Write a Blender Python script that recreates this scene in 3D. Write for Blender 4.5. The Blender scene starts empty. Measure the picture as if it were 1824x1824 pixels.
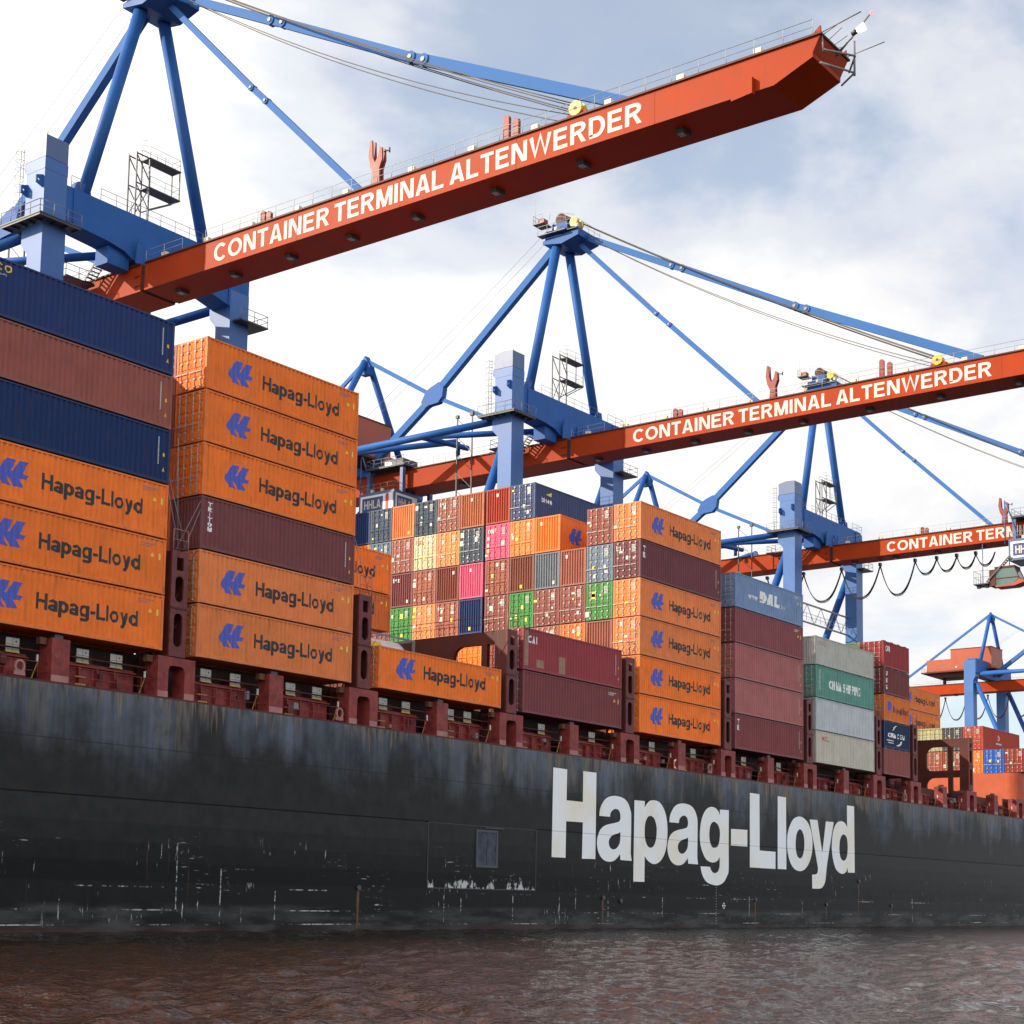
import bpy, bmesh, math, random
from mathutils import Vector, Matrix
from mathutils.geometry import tessellate_polygon
import numpy as np

random.seed(7)
sc = bpy.context.scene
COL = sc.collection
rad = math.radians

# ------------------------------------------------------------------ camera
F_PX, PX, PY, YAW, PITCH, ROLL, CAM_Z = 2873.62, 912.05, 1292.36, .9205, .1078, .0165, 1.92
fw = Vector((math.sin(YAW) * math.cos(PITCH), math.cos(YAW) * math.cos(PITCH), math.sin(PITCH)))
rt = Vector((math.cos(YAW), -math.sin(YAW), 0))
up = rt.cross(fw)
rt, up = math.cos(ROLL) * rt + math.sin(ROLL) * up, -math.sin(ROLL) * rt + math.cos(ROLL) * up
cam = bpy.data.cameras.new('camera')
cam.lens = F_PX / 1824 * 36
cam.sensor_width = 36
cam.shift_x = (912 - PX) / 1824
cam.shift_y = (PY - 912) / 1824
cam.clip_start, cam.clip_end = .5, 6000
cam_ob = bpy.data.objects.new('camera', cam)
cam_ob.matrix_world = Matrix(((rt.x, up.x, -fw.x, 0), (rt.y, up.y, -fw.y, 0), (rt.z, up.z, -fw.z, CAM_Z), (0, 0, 0, 1)))
COL.objects.link(cam_ob)
sc.camera = cam_ob

# ------------------------------------------------------------------ exposure
sc.view_settings.view_transform = 'Standard'
sc.view_settings.look = 'None'
sc.view_settings.exposure = EXPOSURE = 0.30
sc.view_settings.gamma = 1
sc.cycles.max_bounces = 5
sc.cycles.diffuse_bounces = 3
sc.cycles.glossy_bounces = 3

# ------------------------------------------------------------------ sky and sun
SUN_EL, SUN_A = 28.5, .95          # elevation; towards the sun: one part -X, SUN_A parts +Y
world = bpy.data.worlds.new('World')
sc.world = world
world.use_nodes = True
nt = world.node_tree
for n in list(nt.nodes): nt.nodes.remove(n)
def N(tree, kind, **kw):
    n = tree.nodes.new(kind)
    for k, v in kw.items():
        if k == 'ins':
            for kk, vv in v.items(): n.inputs[kk].default_value = vv
        else: setattr(n, k, v)
    return n
def mathn(tree, op, a, b=None, c=None, clamp=False):
    n = N(tree, 'ShaderNodeMath', operation=op, use_clamp=clamp)
    for i, x in enumerate((a, b, c)):
        if x is None: continue
        if isinstance(x, (int, float)): n.inputs[i].default_value = x
        else: tree.links.new(x, n.inputs[i])
    return n.outputs[0]
def ramp(tree, fac, stops, interp='LINEAR'):
    n = N(tree, 'ShaderNodeValToRGB')
    n.color_ramp.interpolation = interp
    while len(n.color_ramp.elements) < len(stops): n.color_ramp.elements.new(.5)
    for e, (p, c) in zip(n.color_ramp.elements, stops):
        e.position = p
        e.color = (c, c, c, 1) if isinstance(c, (int, float)) else (*c, 1)
    tree.links.new(fac, n.inputs[0])
    return n.outputs[0]
def mix(tree, fac, a, b, blend='MIX'):
    n = N(tree, 'ShaderNodeMix', data_type='RGBA', blend_type=blend)
    for s, x in ((n.inputs['Factor'], fac), (n.inputs['A'], a), (n.inputs['B'], b)):
        if isinstance(x, (int, float)): s.default_value = x
        elif isinstance(x, tuple): s.default_value = (*x, 1)
        else: tree.links.new(x, s)
    return n.outputs['Result']
def noise(tree, vec, scale, detail=4, rough=.55, dim='3D', dist=0):
    n = N(tree, 'ShaderNodeTexNoise', noise_dimensions=dim, ins={'Scale': scale, 'Detail': detail, 'Roughness': rough, 'Distortion': dist})
    if vec is not None: tree.links.new(vec, n.inputs['Vector'])
    return n.outputs['Fac']
def mapping(tree, vec, scale=(1, 1, 1), loc=(0, 0, 0)):
    n = N(tree, 'ShaderNodeMapping')
    n.inputs['Scale'].default_value = scale
    n.inputs['Location'].default_value = loc
    tree.links.new(vec, n.inputs['Vector'])
    return n.outputs[0]

sky = N(nt, 'ShaderNodeTexSky', sky_type='NISHITA', sun_disc=False, sun_elevation=rad(SUN_EL), sun_rotation=math.atan2(-1, SUN_A), dust_density=1.4)
co = N(nt, 'ShaderNodeTexCoord').outputs['Generated']
sep = N(nt, 'ShaderNodeSeparateXYZ'); nt.links.new(co, sep.inputs[0])
dx, dy, dz = sep.outputs
den = mathn(nt, 'ADD', mathn(nt, 'MAXIMUM', dz, 0), .22)
cmb = N(nt, 'ShaderNodeCombineXYZ')
nt.links.new(mathn(nt, 'DIVIDE', dx, den), cmb.inputs[0]); nt.links.new(mathn(nt, 'DIVIDE', dy, den), cmb.inputs[1])
cuv = mapping(nt, cmb.outputs[0], loc=(3.1, .4, 0))
big = noise(nt, cuv, 1.15, 7, .56, dist=.25)
small = noise(nt, mapping(nt, cmb.outputs[0], loc=(9.3, 4.2, 1)), 3.6, 7, .58, dist=.3)
azs = mathn(nt, 'SUBTRACT', mathn(nt, 'MULTIPLY', dy, .848), mathn(nt, 'MULTIPLY', dx, .53))        # +1 towards the sun, -1 away
cover = ramp(nt, mathn(nt, 'ADD', big, mathn(nt, 'ADD', mathn(nt, 'MULTIPLY', mathn(nt, 'SUBTRACT', .30, dz), .30), mathn(nt, 'MULTIPLY', azs, .22))), [(.34, .30), (.42, .70), (.50, 1)], 'EASE')
tone = ramp(nt, mathn(nt, 'ADD', mathn(nt, 'ADD', mathn(nt, 'MULTIPLY', small, .55), mathn(nt, 'MULTIPLY', big, .45)), mathn(nt, 'MULTIPLY', azs, .16)), [(.36, (.76, .77, .84)), (.45, (.91, .91, .925)), (.53, (1.02, 1.0, .975)), (.64, (1.12, 1.09, 1.05))])
glow = mathn(nt, 'POWER', mathn(nt, 'MAXIMUM', mathn(nt, 'ADD', azs, .05), 0), 1.5)
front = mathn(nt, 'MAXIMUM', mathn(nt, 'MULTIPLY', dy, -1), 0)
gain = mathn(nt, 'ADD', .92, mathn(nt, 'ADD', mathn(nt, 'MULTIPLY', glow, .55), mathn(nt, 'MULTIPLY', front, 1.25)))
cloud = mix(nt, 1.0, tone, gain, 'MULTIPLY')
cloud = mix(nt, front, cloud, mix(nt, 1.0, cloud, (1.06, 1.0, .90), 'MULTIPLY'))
bg_sky = N(nt, 'ShaderNodeBackground', ins={'Strength': .17}); nt.links.new(sky.outputs[0], bg_sky.inputs[0])
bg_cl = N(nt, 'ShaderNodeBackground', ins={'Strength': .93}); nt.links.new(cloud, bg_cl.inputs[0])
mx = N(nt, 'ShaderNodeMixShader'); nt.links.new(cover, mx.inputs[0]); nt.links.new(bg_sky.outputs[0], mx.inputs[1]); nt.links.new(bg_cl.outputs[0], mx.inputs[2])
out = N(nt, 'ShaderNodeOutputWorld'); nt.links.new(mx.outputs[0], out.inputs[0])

sun = bpy.data.lights.new('sun', 'SUN')
sun.energy, sun.angle, sun.color = 5.0, rad(.6), (1, .87, .68)
sun_ob = bpy.data.objects.new('sun', sun)
h_ = math.tan(rad(SUN_EL)) * math.hypot(1, SUN_A)
sun_ob.rotation_euler = Vector((1, -SUN_A, -h_)).to_track_quat('-Z', 'Y').to_euler()
sun_ob.location = (-100, 160, 120)
COL.objects.link(sun_ob)

# ------------------------------------------------------------------ helpers
class MB:
    def __init__(s): s.v, s.f, s.sm = [], [], []
    def add(s, vs, fs, smooth=False):
        b = len(s.v); s.v += [tuple(x) for x in vs]
        for f in fs: s.f.append(tuple(b + i for i in f)); s.sm.append(smooth)
    def box(s, x0, x1, y0, y1, z0, z1):
        s.add([(x0, y0, z0), (x1, y0, z0), (x1, y1, z0), (x0, y1, z0), (x0, y0, z1), (x1, y0, z1), (x1, y1, z1), (x0, y1, z1)],
              [(0, 3, 2, 1), (4, 5, 6, 7), (0, 1, 5, 4), (1, 2, 6, 5), (2, 3, 7, 6), (3, 0, 4, 7)])
        return s
    def beam(s, p0, p1, w, h, ref=(0, 0, 1)):
        p0, p1 = Vector(p0), Vector(p1); d = (p1 - p0).normalized(); r = Vector(ref)
        if abs(d.dot(r)) > .98: r = Vector((1, 0, 0))
        a = d.cross(r).normalized(); b = a.cross(d)
        q = [-a * w / 2 - b * h / 2, a * w / 2 - b * h / 2, a * w / 2 + b * h / 2, -a * w / 2 + b * h / 2]
        s.add([p0 + x for x in q] + [p1 + x for x in q], [(3, 2, 1, 0), (4, 5, 6, 7), (0, 1, 5, 4), (1, 2, 6, 5), (2, 3, 7, 6), (3, 0, 4, 7)])
        return s
    def tube(s, p0, p1, r, n=10, r1=None): return s.path([p0, p1], r, n, r1)
    def path(s, pts, r, n=8, r1=None):
        pts = [Vector(p) for p in pts]; r1 = r if r1 is None else r1; vs = []; m = len(pts)
        for i, p in enumerate(pts):
            d = (pts[min(i + 1, m - 1)] - pts[max(i - 1, 0)]).normalized()
            ref = Vector((0, 0, 1)) if abs(d.z) < .9 else Vector((1, 0, 0))
            a = d.cross(ref).normalized(); b = a.cross(d); rr = r + (r1 - r) * i / (m - 1)
            vs += [p + (a * math.cos(t) + b * math.sin(t)) * rr for t in (2 * math.pi * k / n for k in range(n))]
        fs = [(i * n + k, i * n + (k + 1) % n, (i + 1) * n + (k + 1) % n, (i + 1) * n + k) for i in range(m - 1) for k in range(n)]
        b0 = len(s.v)
        s.add(vs, fs, True)
        s.f.append(tuple(b0 + k for k in range(n))[::-1]); s.sm.append(False)
        s.f.append(tuple(b0 + (m - 1) * n + k for k in range(n))); s.sm.append(False)
        return s
    def prism(s, loops, axis, a0, a1):
        """loops: outline and holes in 2D; axis 'x': (y,z), 'y': (x,z), 'z': (x,y)"""
        if not isinstance(loops[0][0], (tuple, list)): loops = [loops]
        P = {'x': lambda a, p: (a, p[0], p[1]), 'y': lambda a, p: (p[0], a, p[1]), 'z': lambda a, p: (p[0], p[1], a)}[axis]
        flat = [p for l in loops for p in l]; n = len(flat)
        tri = tessellate_polygon([[Vector((p[0], p[1], 0)) for p in l] for l in loops])
        fs = [tuple(t) for t in tri] + [tuple(n + i for i in t[::-1]) for t in tri]; b = 0
        for l in loops:
            m = len(l); fs += [(b + i, b + (i + 1) % m, n + b + (i + 1) % m, n + b + i) for i in range(m)]; b += m
        s.add([P(a0, p) for p in flat] + [P(a1, p) for p in flat], fs)
        return s
    def sheet(s, loops, y):
        """flat face in the XZ plane facing -Y"""
        if not isinstance(loops[0][0], (tuple, list)): loops = [loops]
        flat = [p for l in loops for p in l]
        tri = tessellate_polygon([[Vector((p[0], p[1], 0)) for p in l] for l in loops])
        s.add([(p[0], y, p[1]) for p in flat], [tuple(t) for t in tri])
        return s
    def mesh(s, name, off=(0, 0, 0), fix=True):
        me = bpy.data.meshes.new(name)
        me.from_pydata([(x - off[0], y - off[1], z - off[2]) for x, y, z in s.v], [], s.f)
        me.polygons.foreach_set('use_smooth', s.sm)
        if fix:
            bm = bmesh.new(); bm.from_mesh(me); bmesh.ops.recalc_face_normals(bm, faces=bm.faces); bm.to_mesh(me); bm.free()
        return me
    def build(s, name, mat, parent=None, off=(0, 0, 0), fix=True, color=None):
        return link(name, s.mesh(name, off, fix), mat, parent, color)
def link(name, me, mat, parent=None, color=None, loc=None):
    if mat is not None and not me.materials: me.materials.append(mat)
    o = bpy.data.objects.new(name, me); COL.objects.link(o)
    if parent is not None: o.parent = parent
    if color is not None: o.color = (*color, 1)
    if loc is not None: o.location = loc
    return o
def empty(name, loc, label, cat, group=None, rz=0):
    o = bpy.data.objects.new(name, None); o.empty_display_size = .5; COL.objects.link(o)
    o.location = loc; o.rotation_euler = (0, 0, rz)
    return tag(o, label, cat, group)
def tag(o, label=None, cat=None, group=None, kind=None):
    for k, v in (('label', label), ('category', cat), ('group', group), ('kind', kind)):
        if v: o[k] = v
    return o
def copy_tree(o, parent=None):
    c = o.copy(); COL.objects.link(c)
    if parent is not None: c.parent = parent
    for ch in list(o.children): copy_tree(ch, c)
    return c

# ------------------------------------------------------------------ materials
MAT = {}
def material(name):
    m = bpy.data.materials.new(name); m.use_nodes = True
    return m, m.node_tree, m.node_tree.nodes['Principled BSDF']
def paint(name, col, rough=.45, var=.12, dirt=.25, dirtcol=(.10, .07, .05), scale=.6, spec=.5, metal=0, bump=0):
    """painted or bare metal with faint tone variation, vertical grime and wear"""
    m, t, p = material(name)
    oc = N(t, 'ShaderNodeTexCoord').outputs['Object']
    oi = N(t, 'ShaderNodeObjectInfo')
    base = oi.outputs['Color'] if col is None else None
    rnd = oi.outputs['Random']
    add = N(t, 'ShaderNodeVectorMath', operation='ADD'); t.links.new(oc, add.inputs[0])
    cx = N(t, 'ShaderNodeCombineXYZ'); t.links.new(mathn(t, 'MULTIPLY', rnd, 37.0), cx.inputs[0]); t.links.new(mathn(t, 'MULTIPLY', rnd, 11.0), cx.inputs[2]); t.links.new(cx.outputs[0], add.inputs[1])
    v = add.outputs[0]
    n1 = noise(t, v, scale, 5, .6)
    n2 = noise(t, mapping(t, v, (3.2, 3.2, .35)), scale * 2.2, 5, .65)
    c0 = base if base is not None else col
    lo = mix(t, 1.0, c0, (1 - var, 1 - var, 1 - var * .9), 'MULTIPLY')
    hi = mix(t, 1.0, c0, (1 + var, 1 + var, 1 + var * 1.1), 'MULTIPLY')
    c = mix(t, ramp(t, n1, [(.35, 0), (.65, 1)]), lo, hi)
    dm = mathn(t, 'MULTIPLY', ramp(t, n2, [(.54, 0), (.74, 1)]), dirt)
    c = mix(t, dm, c, dirtcol)
    t.links.new(c, p.inputs['Base Color'])
    r = mathn(t, 'ADD', mathn(t, 'MULTIPLY', n1, .2), rough - .1)
    t.links.new(r, p.inputs['Roughness'])
    p.inputs['Specular IOR Level'].default_value = spec
    p.inputs['Metallic'].default_value = metal
    if bump:
        b = N(t, 'ShaderNodeBump', ins={'Strength': bump, 'Distance': .02}); t.links.new(noise(t, v, 6, 4), b.inputs['Height']); t.links.new(b.outputs[0], p.inputs['Normal'])
    MAT[name] = m
    return m
paint('container_paint', None, .55, .09, .34, (.085, .05, .03), .7, .14)
paint('frame_paint', None, .55, .12, .75, (.06, .035, .025), 1.2, .3)
paint('crane_blue', (.024, .105, .34), .5, .10, .25, (.03, .06, .14), .3, .14)
paint('stay_blue', (.045, .14, .38), .6, .05, .05, (.02, .05, .15), .15, .08)
paint('column_blue', (.05, .14, .38), .42, .07, .2, (.03, .07, .18), .3, .34)
paint('cabin_grey_blue', (.075, .12, .25), .4, .06, .1)
paint('fork_red', (.24, .022, .010), .55, .1, .2)
paint('boom_red', (.35, .038, .004), .55, .10, .35, (.20, .035, .012), .35, .12)
paint('house_red', (.34, .055, .018), .5, .08, .2, (.2, .05, .03), .3)
paint('dark_steel', (.045, .05, .062), .5, .1, .2, (.05, .04, .03))
paint('galvanized', (.42, .40, .37), .5, .12, .3, (.16, .10, .06), 2.0)
paint('rail_grey', (.20, .20, .21), .5, .1, .2)
paint('cable_black', (.018, .017, .017), .55, .1, 0)
paint('rope_brown', (.10, .08, .065), .6, .1, 0)
paint('maroon', (.24, .042, .038), .55, .28, .8, (.055, .022, .02), 1.8, .25)
paint('maroon_pale', (.36, .16, .14), .55, .15, .4, (.2, .06, .05), 1.2, .35)
paint('maroon_dark', (.085, .02, .017), .6, .2, .6, (.03, .012, .01), .8, .3)
paint('tower_paint', (.15, .038, .036), .6, .25, .75, (.03, .016, .014), 1.6, .3)
paint('bridge_brown', (.085, .020, .014), .6, .2, .5, (.04, .018, .014), .6, .3)
paint('deck_dark', (.035, .018, .016), .8, .2, .3)
paint('house_orange', (.42, .07, .018), .55, .14, .45, (.22, .05, .03), .4)
paint('white_paint', (.80, .81, .80), .45, .04, .25, (.50, .40, .27), .8)
paint('letter_white', (.62, .585, .54), .55, .05, .25, (.45, .25, .15), .6, .1)
paint('off_white', (.52, .52, .46), .5, .06, .2, (.35, .3, .2), 2)
paint('cream', (.70, .62, .42), .5, .05, .1)
paint('yellow', (.75, .46, .02), .45, .06, .15)
paint('sign_yellow', (.78, .62, .04), .5, .03, .05)
paint('emblem_blue', (.055, .085, .46), .5, .05, .05)
paint('ink', (.018, .014, .016), .55, .1, .05)
paint('red_mark', (.60, .03, .03), .5, .05, .05)
paint('navy_sign', (.035, .05, .16), .4, .05, .05)
paint('life_orange', (.75, .16, .10), .55, .05, .1)
paint('tank_white', (.66, .68, .72), .3, .05, .1)
paint('ochre', (.42, .24, .02), .5, .1, .3)
paint('concrete', (.12, .115, .11), .85, .15, .3, (.15, .14, .12), .08)
m, t, p = material('lamp_glow')
p.inputs['Emission Color'].default_value = (1, .86, .55, 1); p.inputs['Emission Strength'].default_value = 6; MAT['lamp_glow'] = m
m, t, p = material('lamp_red')
p.inputs['Base Color'].default_value = (.8, .05, .04, 1)
p.inputs['Emission Color'].default_value = (1, .12, .08, 1); p.inputs['Emission Strength'].default_value = 3; MAT['lamp_red'] = m
m, t, p = material('cab_glass')
p.inputs['Base Color'].default_value = (.10, .16, .15, 1); p.inputs['Roughness'].default_value = .05; p.inputs['Specular IOR Level'].default_value = .8; MAT['cab_glass'] = m

# weathered black ship side: faded grey-blue patches and rust runs below the deck edge, paint bands, scrapes low down
m, t, p = material('hull_paint'); MAT['hull_paint'] = m
oc = N(t, 'ShaderNodeTexCoord').outputs['Object']
sp = N(t, 'ShaderNodeSeparateXYZ'); t.links.new(oc, sp.inputs[0]); X_, Y_, Z_ = sp.outputs
def xz(sx, sz, ox=0.): return mapping(t, oc, (sx, 0.0, sz), (ox, 0, 0))
fine = noise(t, xz(.9, .9), 1.0, 6, .6)
base = mix(t, ramp(t, fine, [(.3, 0), (.7, 1)]), (.014, .0135, .0135), (.028, .027, .026))
band = ramp(t, mathn(t, 'DIVIDE', Z_, 12.2), [(.0, .70), (.11, .55), (.205, .6), (.21, .35), (.29, .4), (.295, .62), (.37, .7), (.375, .95), (.45, .95), (.455, 1.25), (.55, 1.3), (.552, 1.1), (1, 1.15)])
base = mix(t, 1.0, base, band, 'MULTIPLY')
# faded drapes hanging from the deck edge: their lower rim wanders along the ship
zf = mathn(t, 'DIVIDE', Z_, 12.2)
def n1(s, o, d=3, r=.55): return mathn(t, 'SUBTRACT', noise(t, xz(s, .0, o), 1.0, d, r), .5)
rim = mathn(t, 'ADD', mathn(t, 'ADD', .72, mathn(t, 'MULTIPLY', n1(.14, 3.0), 1.15)), mathn(t, 'MULTIPLY', n1(.8, 8.0, 5, .6), .34))
blot = noise(t, xz(.42, .30, 21.0), 1.0, 5, .6)
fraw = mathn(t, 'ADD', mathn(t, 'SUBTRACT', zf, rim), mathn(t, 'MULTIPLY', mathn(t, 'SUBTRACT', blot, .5), .7))
fade = ramp(t, fraw, [(0, 0), (.10, .16), (.30, .62), (.55, 1)])
stk = ramp(t, noise(t, xz(2.2, .06, 14.0), 1.0, 6, .68), [(.36, .62), (.52, .92), (.64, 1.2)])
fade = mathn(t, 'MULTIPLY', mathn(t, 'MULTIPLY', fade, stk), ramp(t, zf, [(.36, 0), (.58, .55), (.80, 1), (1, .9)]), clamp=True)
base = mix(t, fade, base, (.165, .198, .26))
# tan rims where the fading meets the dark, high under the deck edge
tan = mathn(t, 'MULTIPLY', ramp(t, fraw, [(-.0, 0), (.10, 1), (.22, 1), (.36, 0)]), ramp(t, zf, [(.70, 0), (.90, .8), (1, 1)]))
tan = mathn(t, 'MULTIPLY', mathn(t, 'MULTIPLY', tan, ramp(t, noise(t, xz(1.5, .12, 51.0), 1.0, 5, .65), [(.46, 0), (.60, .85)])), ramp(t, noise(t, xz(.19, .05, 77.0), 1.0, 3, .5), [(.44, 0), (.58, 1)]))
base = mix(t, tan, base, (.21, .165, .11))
dk = ramp(t, noise(t, xz(.55, .45, 33.0), 1.0, 4, .6), [(.56, 0), (.66, .7)])
base = mix(t, mathn(t, 'MULTIPLY', dk, ramp(t, zf, [(.5, 0), (.8, .8), (1, .8)])), base, (.045, .046, .05))
# rust runs
rrim = mathn(t, 'ADD', mathn(t, 'ADD', .95, mathn(t, 'MULTIPLY', n1(.20, 5.0), .55)), mathn(t, 'MULTIPLY', n1(2.3, 1.0, 5, .7), .62))
rust = ramp(t, mathn(t, 'SUBTRACT', zf, rrim), [(.0, 0), (.05, .5), (.16, .95)])
rc = mix(t, ramp(t, noise(t, xz(3.2, .25), 1.0, 4, .6), [(.42, 0), (.60, 1)]), (.035, .028, .022), (.30, .22, .14))
base = mix(t, mathn(t, 'MULTIPLY', rust, .9), base, rc)
# thin rust drips anywhere low
dr = mathn(t, 'MULTIPLY', ramp(t, noise(t, xz(1.1, .05, 40.0), 1.0, 4, .7), [(.66, 0), (.72, .8)]), ramp(t, mathn(t, 'DIVIDE', Z_, 12.2), [(.0, .6), (.3, .9), (.42, 0), (1, 0)]))
base = mix(t, dr, base, (.14, .075, .04))
# plate seams
def seam(axis, at, w): return mathn(t, 'LESS_THAN', mathn(t, 'ABSOLUTE', mathn(t, 'SUBTRACT', axis, at)), w)
for zz in (9.43, 2.55): base = mix(t, mathn(t, 'MULTIPLY', seam(Z_, zz, .025), .6), base, (.012, .012, .012))
vs = mathn(t, 'LESS_THAN', mathn(t, 'PINGPONG', mathn(t, 'ADD', X_, 3.2), 6.1), .02)
base = mix(t, mathn(t, 'MULTIPLY', vs, .45), base, (.014, .014, .014))
# scrapes: bared white paint along welds and frames
def low(a, b, c, d): return ramp(t, mathn(t, 'DIVIDE', Z_, 12.2), [(a, 0), (b, 1), (c, 1), (d, 0)])
sh = mathn(t, 'MULTIPLY', ramp(t, noise(t, xz(.9, 9.0, 2.0), 1.0, 4, .7), [(.625, 0), (.665, 1)]), ramp(t, noise(t, xz(.16, .40, 7.0), 1.0, 3), [(.55, 0), (.63, 1)]))
sv = mathn(t, 'MULTIPLY', ramp(t, noise(t, xz(5.0, .55, 11.0), 1.0, 4, .7), [(.62, 0), (.65, 1)]), ramp(t, noise(t, xz(.17, .5, 3.0), 1.0, 3), [(.545, 0), (.63, 1)]))
scr = mathn(t, 'MULTIPLY', mathn(t, 'MAXIMUM', sh, sv), low(.01, .05, .34, .44))
# dense band of scrapes under the pilot door
pdn = mathn(t, 'ADD', mathn(t, 'MULTIPLY', noise(t, xz(2.6, 1.3, 20.0), 1.0, 6, .75), .9), mathn(t, 'MULTIPLY', noise(t, xz(.5, .4, 60.0), 1.0, 3, .6), .8))
pd = mathn(t, 'MULTIPLY', mathn(t, 'MULTIPLY', mathn(t, 'GREATER_THAN', X_, 77.4), mathn(t, 'LESS_THAN', X_, 88.7)), ramp(t, mathn(t, 'SUBTRACT', pdn, mathn(t, 'MULTIPLY', mathn(t, 'SUBTRACT', Z_, 2.62), .20)), [(.83, 0), (.87, 1)]))
pd = mathn(t, 'MULTIPLY', pd, mathn(t, 'GREATER_THAN', Z_, 2.62))
scr = mathn(t, 'MAXIMUM', scr, mathn(t, 'MULTIPLY', pd, .85))
for zz, o, lo_ in ((2.30, 71.0, .56), (1.12, 83.0, .555), (.36, 97.0, .55), (3.35, 105.0, .60)):
    ln = mathn(t, 'MULTIPLY', seam(mathn(t, 'ADD', Z_, mathn(t, 'MULTIPLY', n1(1.3, o + 3), .05)), zz, .03), ramp(t, mathn(t, 'ADD', mathn(t, 'MULTIPLY', noise(t, xz(.14, 0, o), 1.0, 2), .55), mathn(t, 'MULTIPLY', noise(t, xz(1.9, 0, o + 9), 1.0, 5, .7), .45)), [(lo_ - .03, 0), (lo_ + .03, .8)]))
    scr = mathn(t, 'MAXIMUM', scr, ln)
for xx, z0_, z1_ in ((57.0, 1.1, 4.6), (60.1, .4, 3.5), (64.2, .6, 2.2), (79.0, .4, 2.3), (80.7, .9, 2.0), (86.2, .5, 2.2), (93.5, 1.4, 2.9), (97.6, .3, 3.4), (105.0, .8, 2.4), (118.5, .8, 2.6), (128.0, .8, 2.2), (151.5, .5, 2.8), (49.6, .5, 1.9)):
    ln = mathn(t, 'MULTIPLY', seam(mathn(t, 'ADD', X_, mathn(t, 'MULTIPLY', mathn(t, 'SUBTRACT', noise(t, xz(0, 2.2, xx), 1.0, 3), .5), .14)), xx, .035), ramp(t, noise(t, xz(0, 2.6, xx * 3), 1.0, 4, .7), [(.46, 0), (.56, .75)]))
    scr = mathn(t, 'MAXIMUM', scr, mathn(t, 'MULTIPLY', ln, mathn(t, 'MULTIPLY', mathn(t, 'GREATER_THAN', Z_, z0_), mathn(t, 'LESS_THAN', Z_, z1_))))
base = mix(t, mathn(t, 'MULTIPLY', scr, .9), base, (.66, .67, .66))
# grey grime near the water, dull red boot line
gr = mathn(t, 'MULTIPLY', ramp(t, noise(t, xz(.22, 1.2, 15.0), 1.0, 5, .6), [(.42, 0), (.62, 1)]), ramp(t, mathn(t, 'DIVIDE', Z_, 12.2), [(0, 1), (.10, .8), (.125, 0), (1, 0)]))
base = mix(t, mathn(t, 'MULTIPLY', gr, .7), base, (.085, .088, .088))
bt = mathn(t, 'MULTIPLY', mathn(t, 'LESS_THAN', Z_, .28), ramp(t, noise(t, xz(.05, .1, 9.0), 1.0, 3), [(.42, 0), (.55, 1)]))
base = mix(t, mathn(t, 'MULTIPLY', bt, .35), base, (.09, .035, .03))
t.links.new(base, p.inputs['Base Color'])
t.links.new(mathn(t, 'ADD', .42, mathn(t, 'MULTIPLY', fine, .2)), p.inputs['Roughness'])
p.inputs['Specular IOR Level'].default_value = .13
b = N(t, 'ShaderNodeBump', ins={'Strength': .12, 'Distance': .05}); t.links.new(noise(t, xz(.45, .45), 1.0, 3), b.inputs['Height']); t.links.new(b.outputs[0], p.inputs['Normal'])

# big white ship lettering, yellowed and rust-run in places
m, t, p = material('hull_lettering'); MAT['hull_lettering'] = m
oc = N(t, 'ShaderNodeTexCoord').outputs['Object']
n1 = noise(t, mapping(t, oc, (.25, 0, .2)), 1.0, 4)
n2 = noise(t, mapping(t, oc, (1.6, 0, .16), (4, 0, 0)), 1.0, 5, .7)
c = mix(t, ramp(t, n1, [(.46, 0), (.64, .75)]), (.88, .90, .92), (.86, .78, .60))
c = mix(t, ramp(t, n2, [(.66, 0), (.74, .7)]), c, (.45, .27, .12))
sp = N(t, 'ShaderNodeSeparateXYZ'); t.links.new(oc, sp.inputs[0])
sm_ = mathn(t, 'LESS_THAN', mathn(t, 'ABSOLUTE', mathn(t, 'SUBTRACT', sp.outputs[2], 6.73)), .022)
c = mix(t, mathn(t, 'MULTIPLY', sm_, .6), c, (.25, .25, .26))
t.links.new(c, p.inputs['Base Color']); p.inputs['Roughness'].default_value = .5

# murky river water
m, t, p = material('river_water'); MAT['river_water'] = m
oc = N(t, 'ShaderNodeTexCoord').outputs['Object']
c = mix(t, noise(t, mapping(t, oc, (.05, .05, 1)), 1.0, 4), (.013, .0066, .0020), (.021, .0115, .0045))
t.links.new(c, p.inputs['Base Color']); p.inputs['Roughness'].default_value = .05; p.inputs['IOR'].default_value = 1.333
rip = noise(t, oc, 4.5, 3, .6, dist=.3)
b = N(t, 'ShaderNodeBump', ins={'Strength': 1.0, 'Distance': .07}); t.links.new(rip, b.inputs['Height']); t.links.new(b.outputs[0], p.inputs['Normal'])
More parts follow.
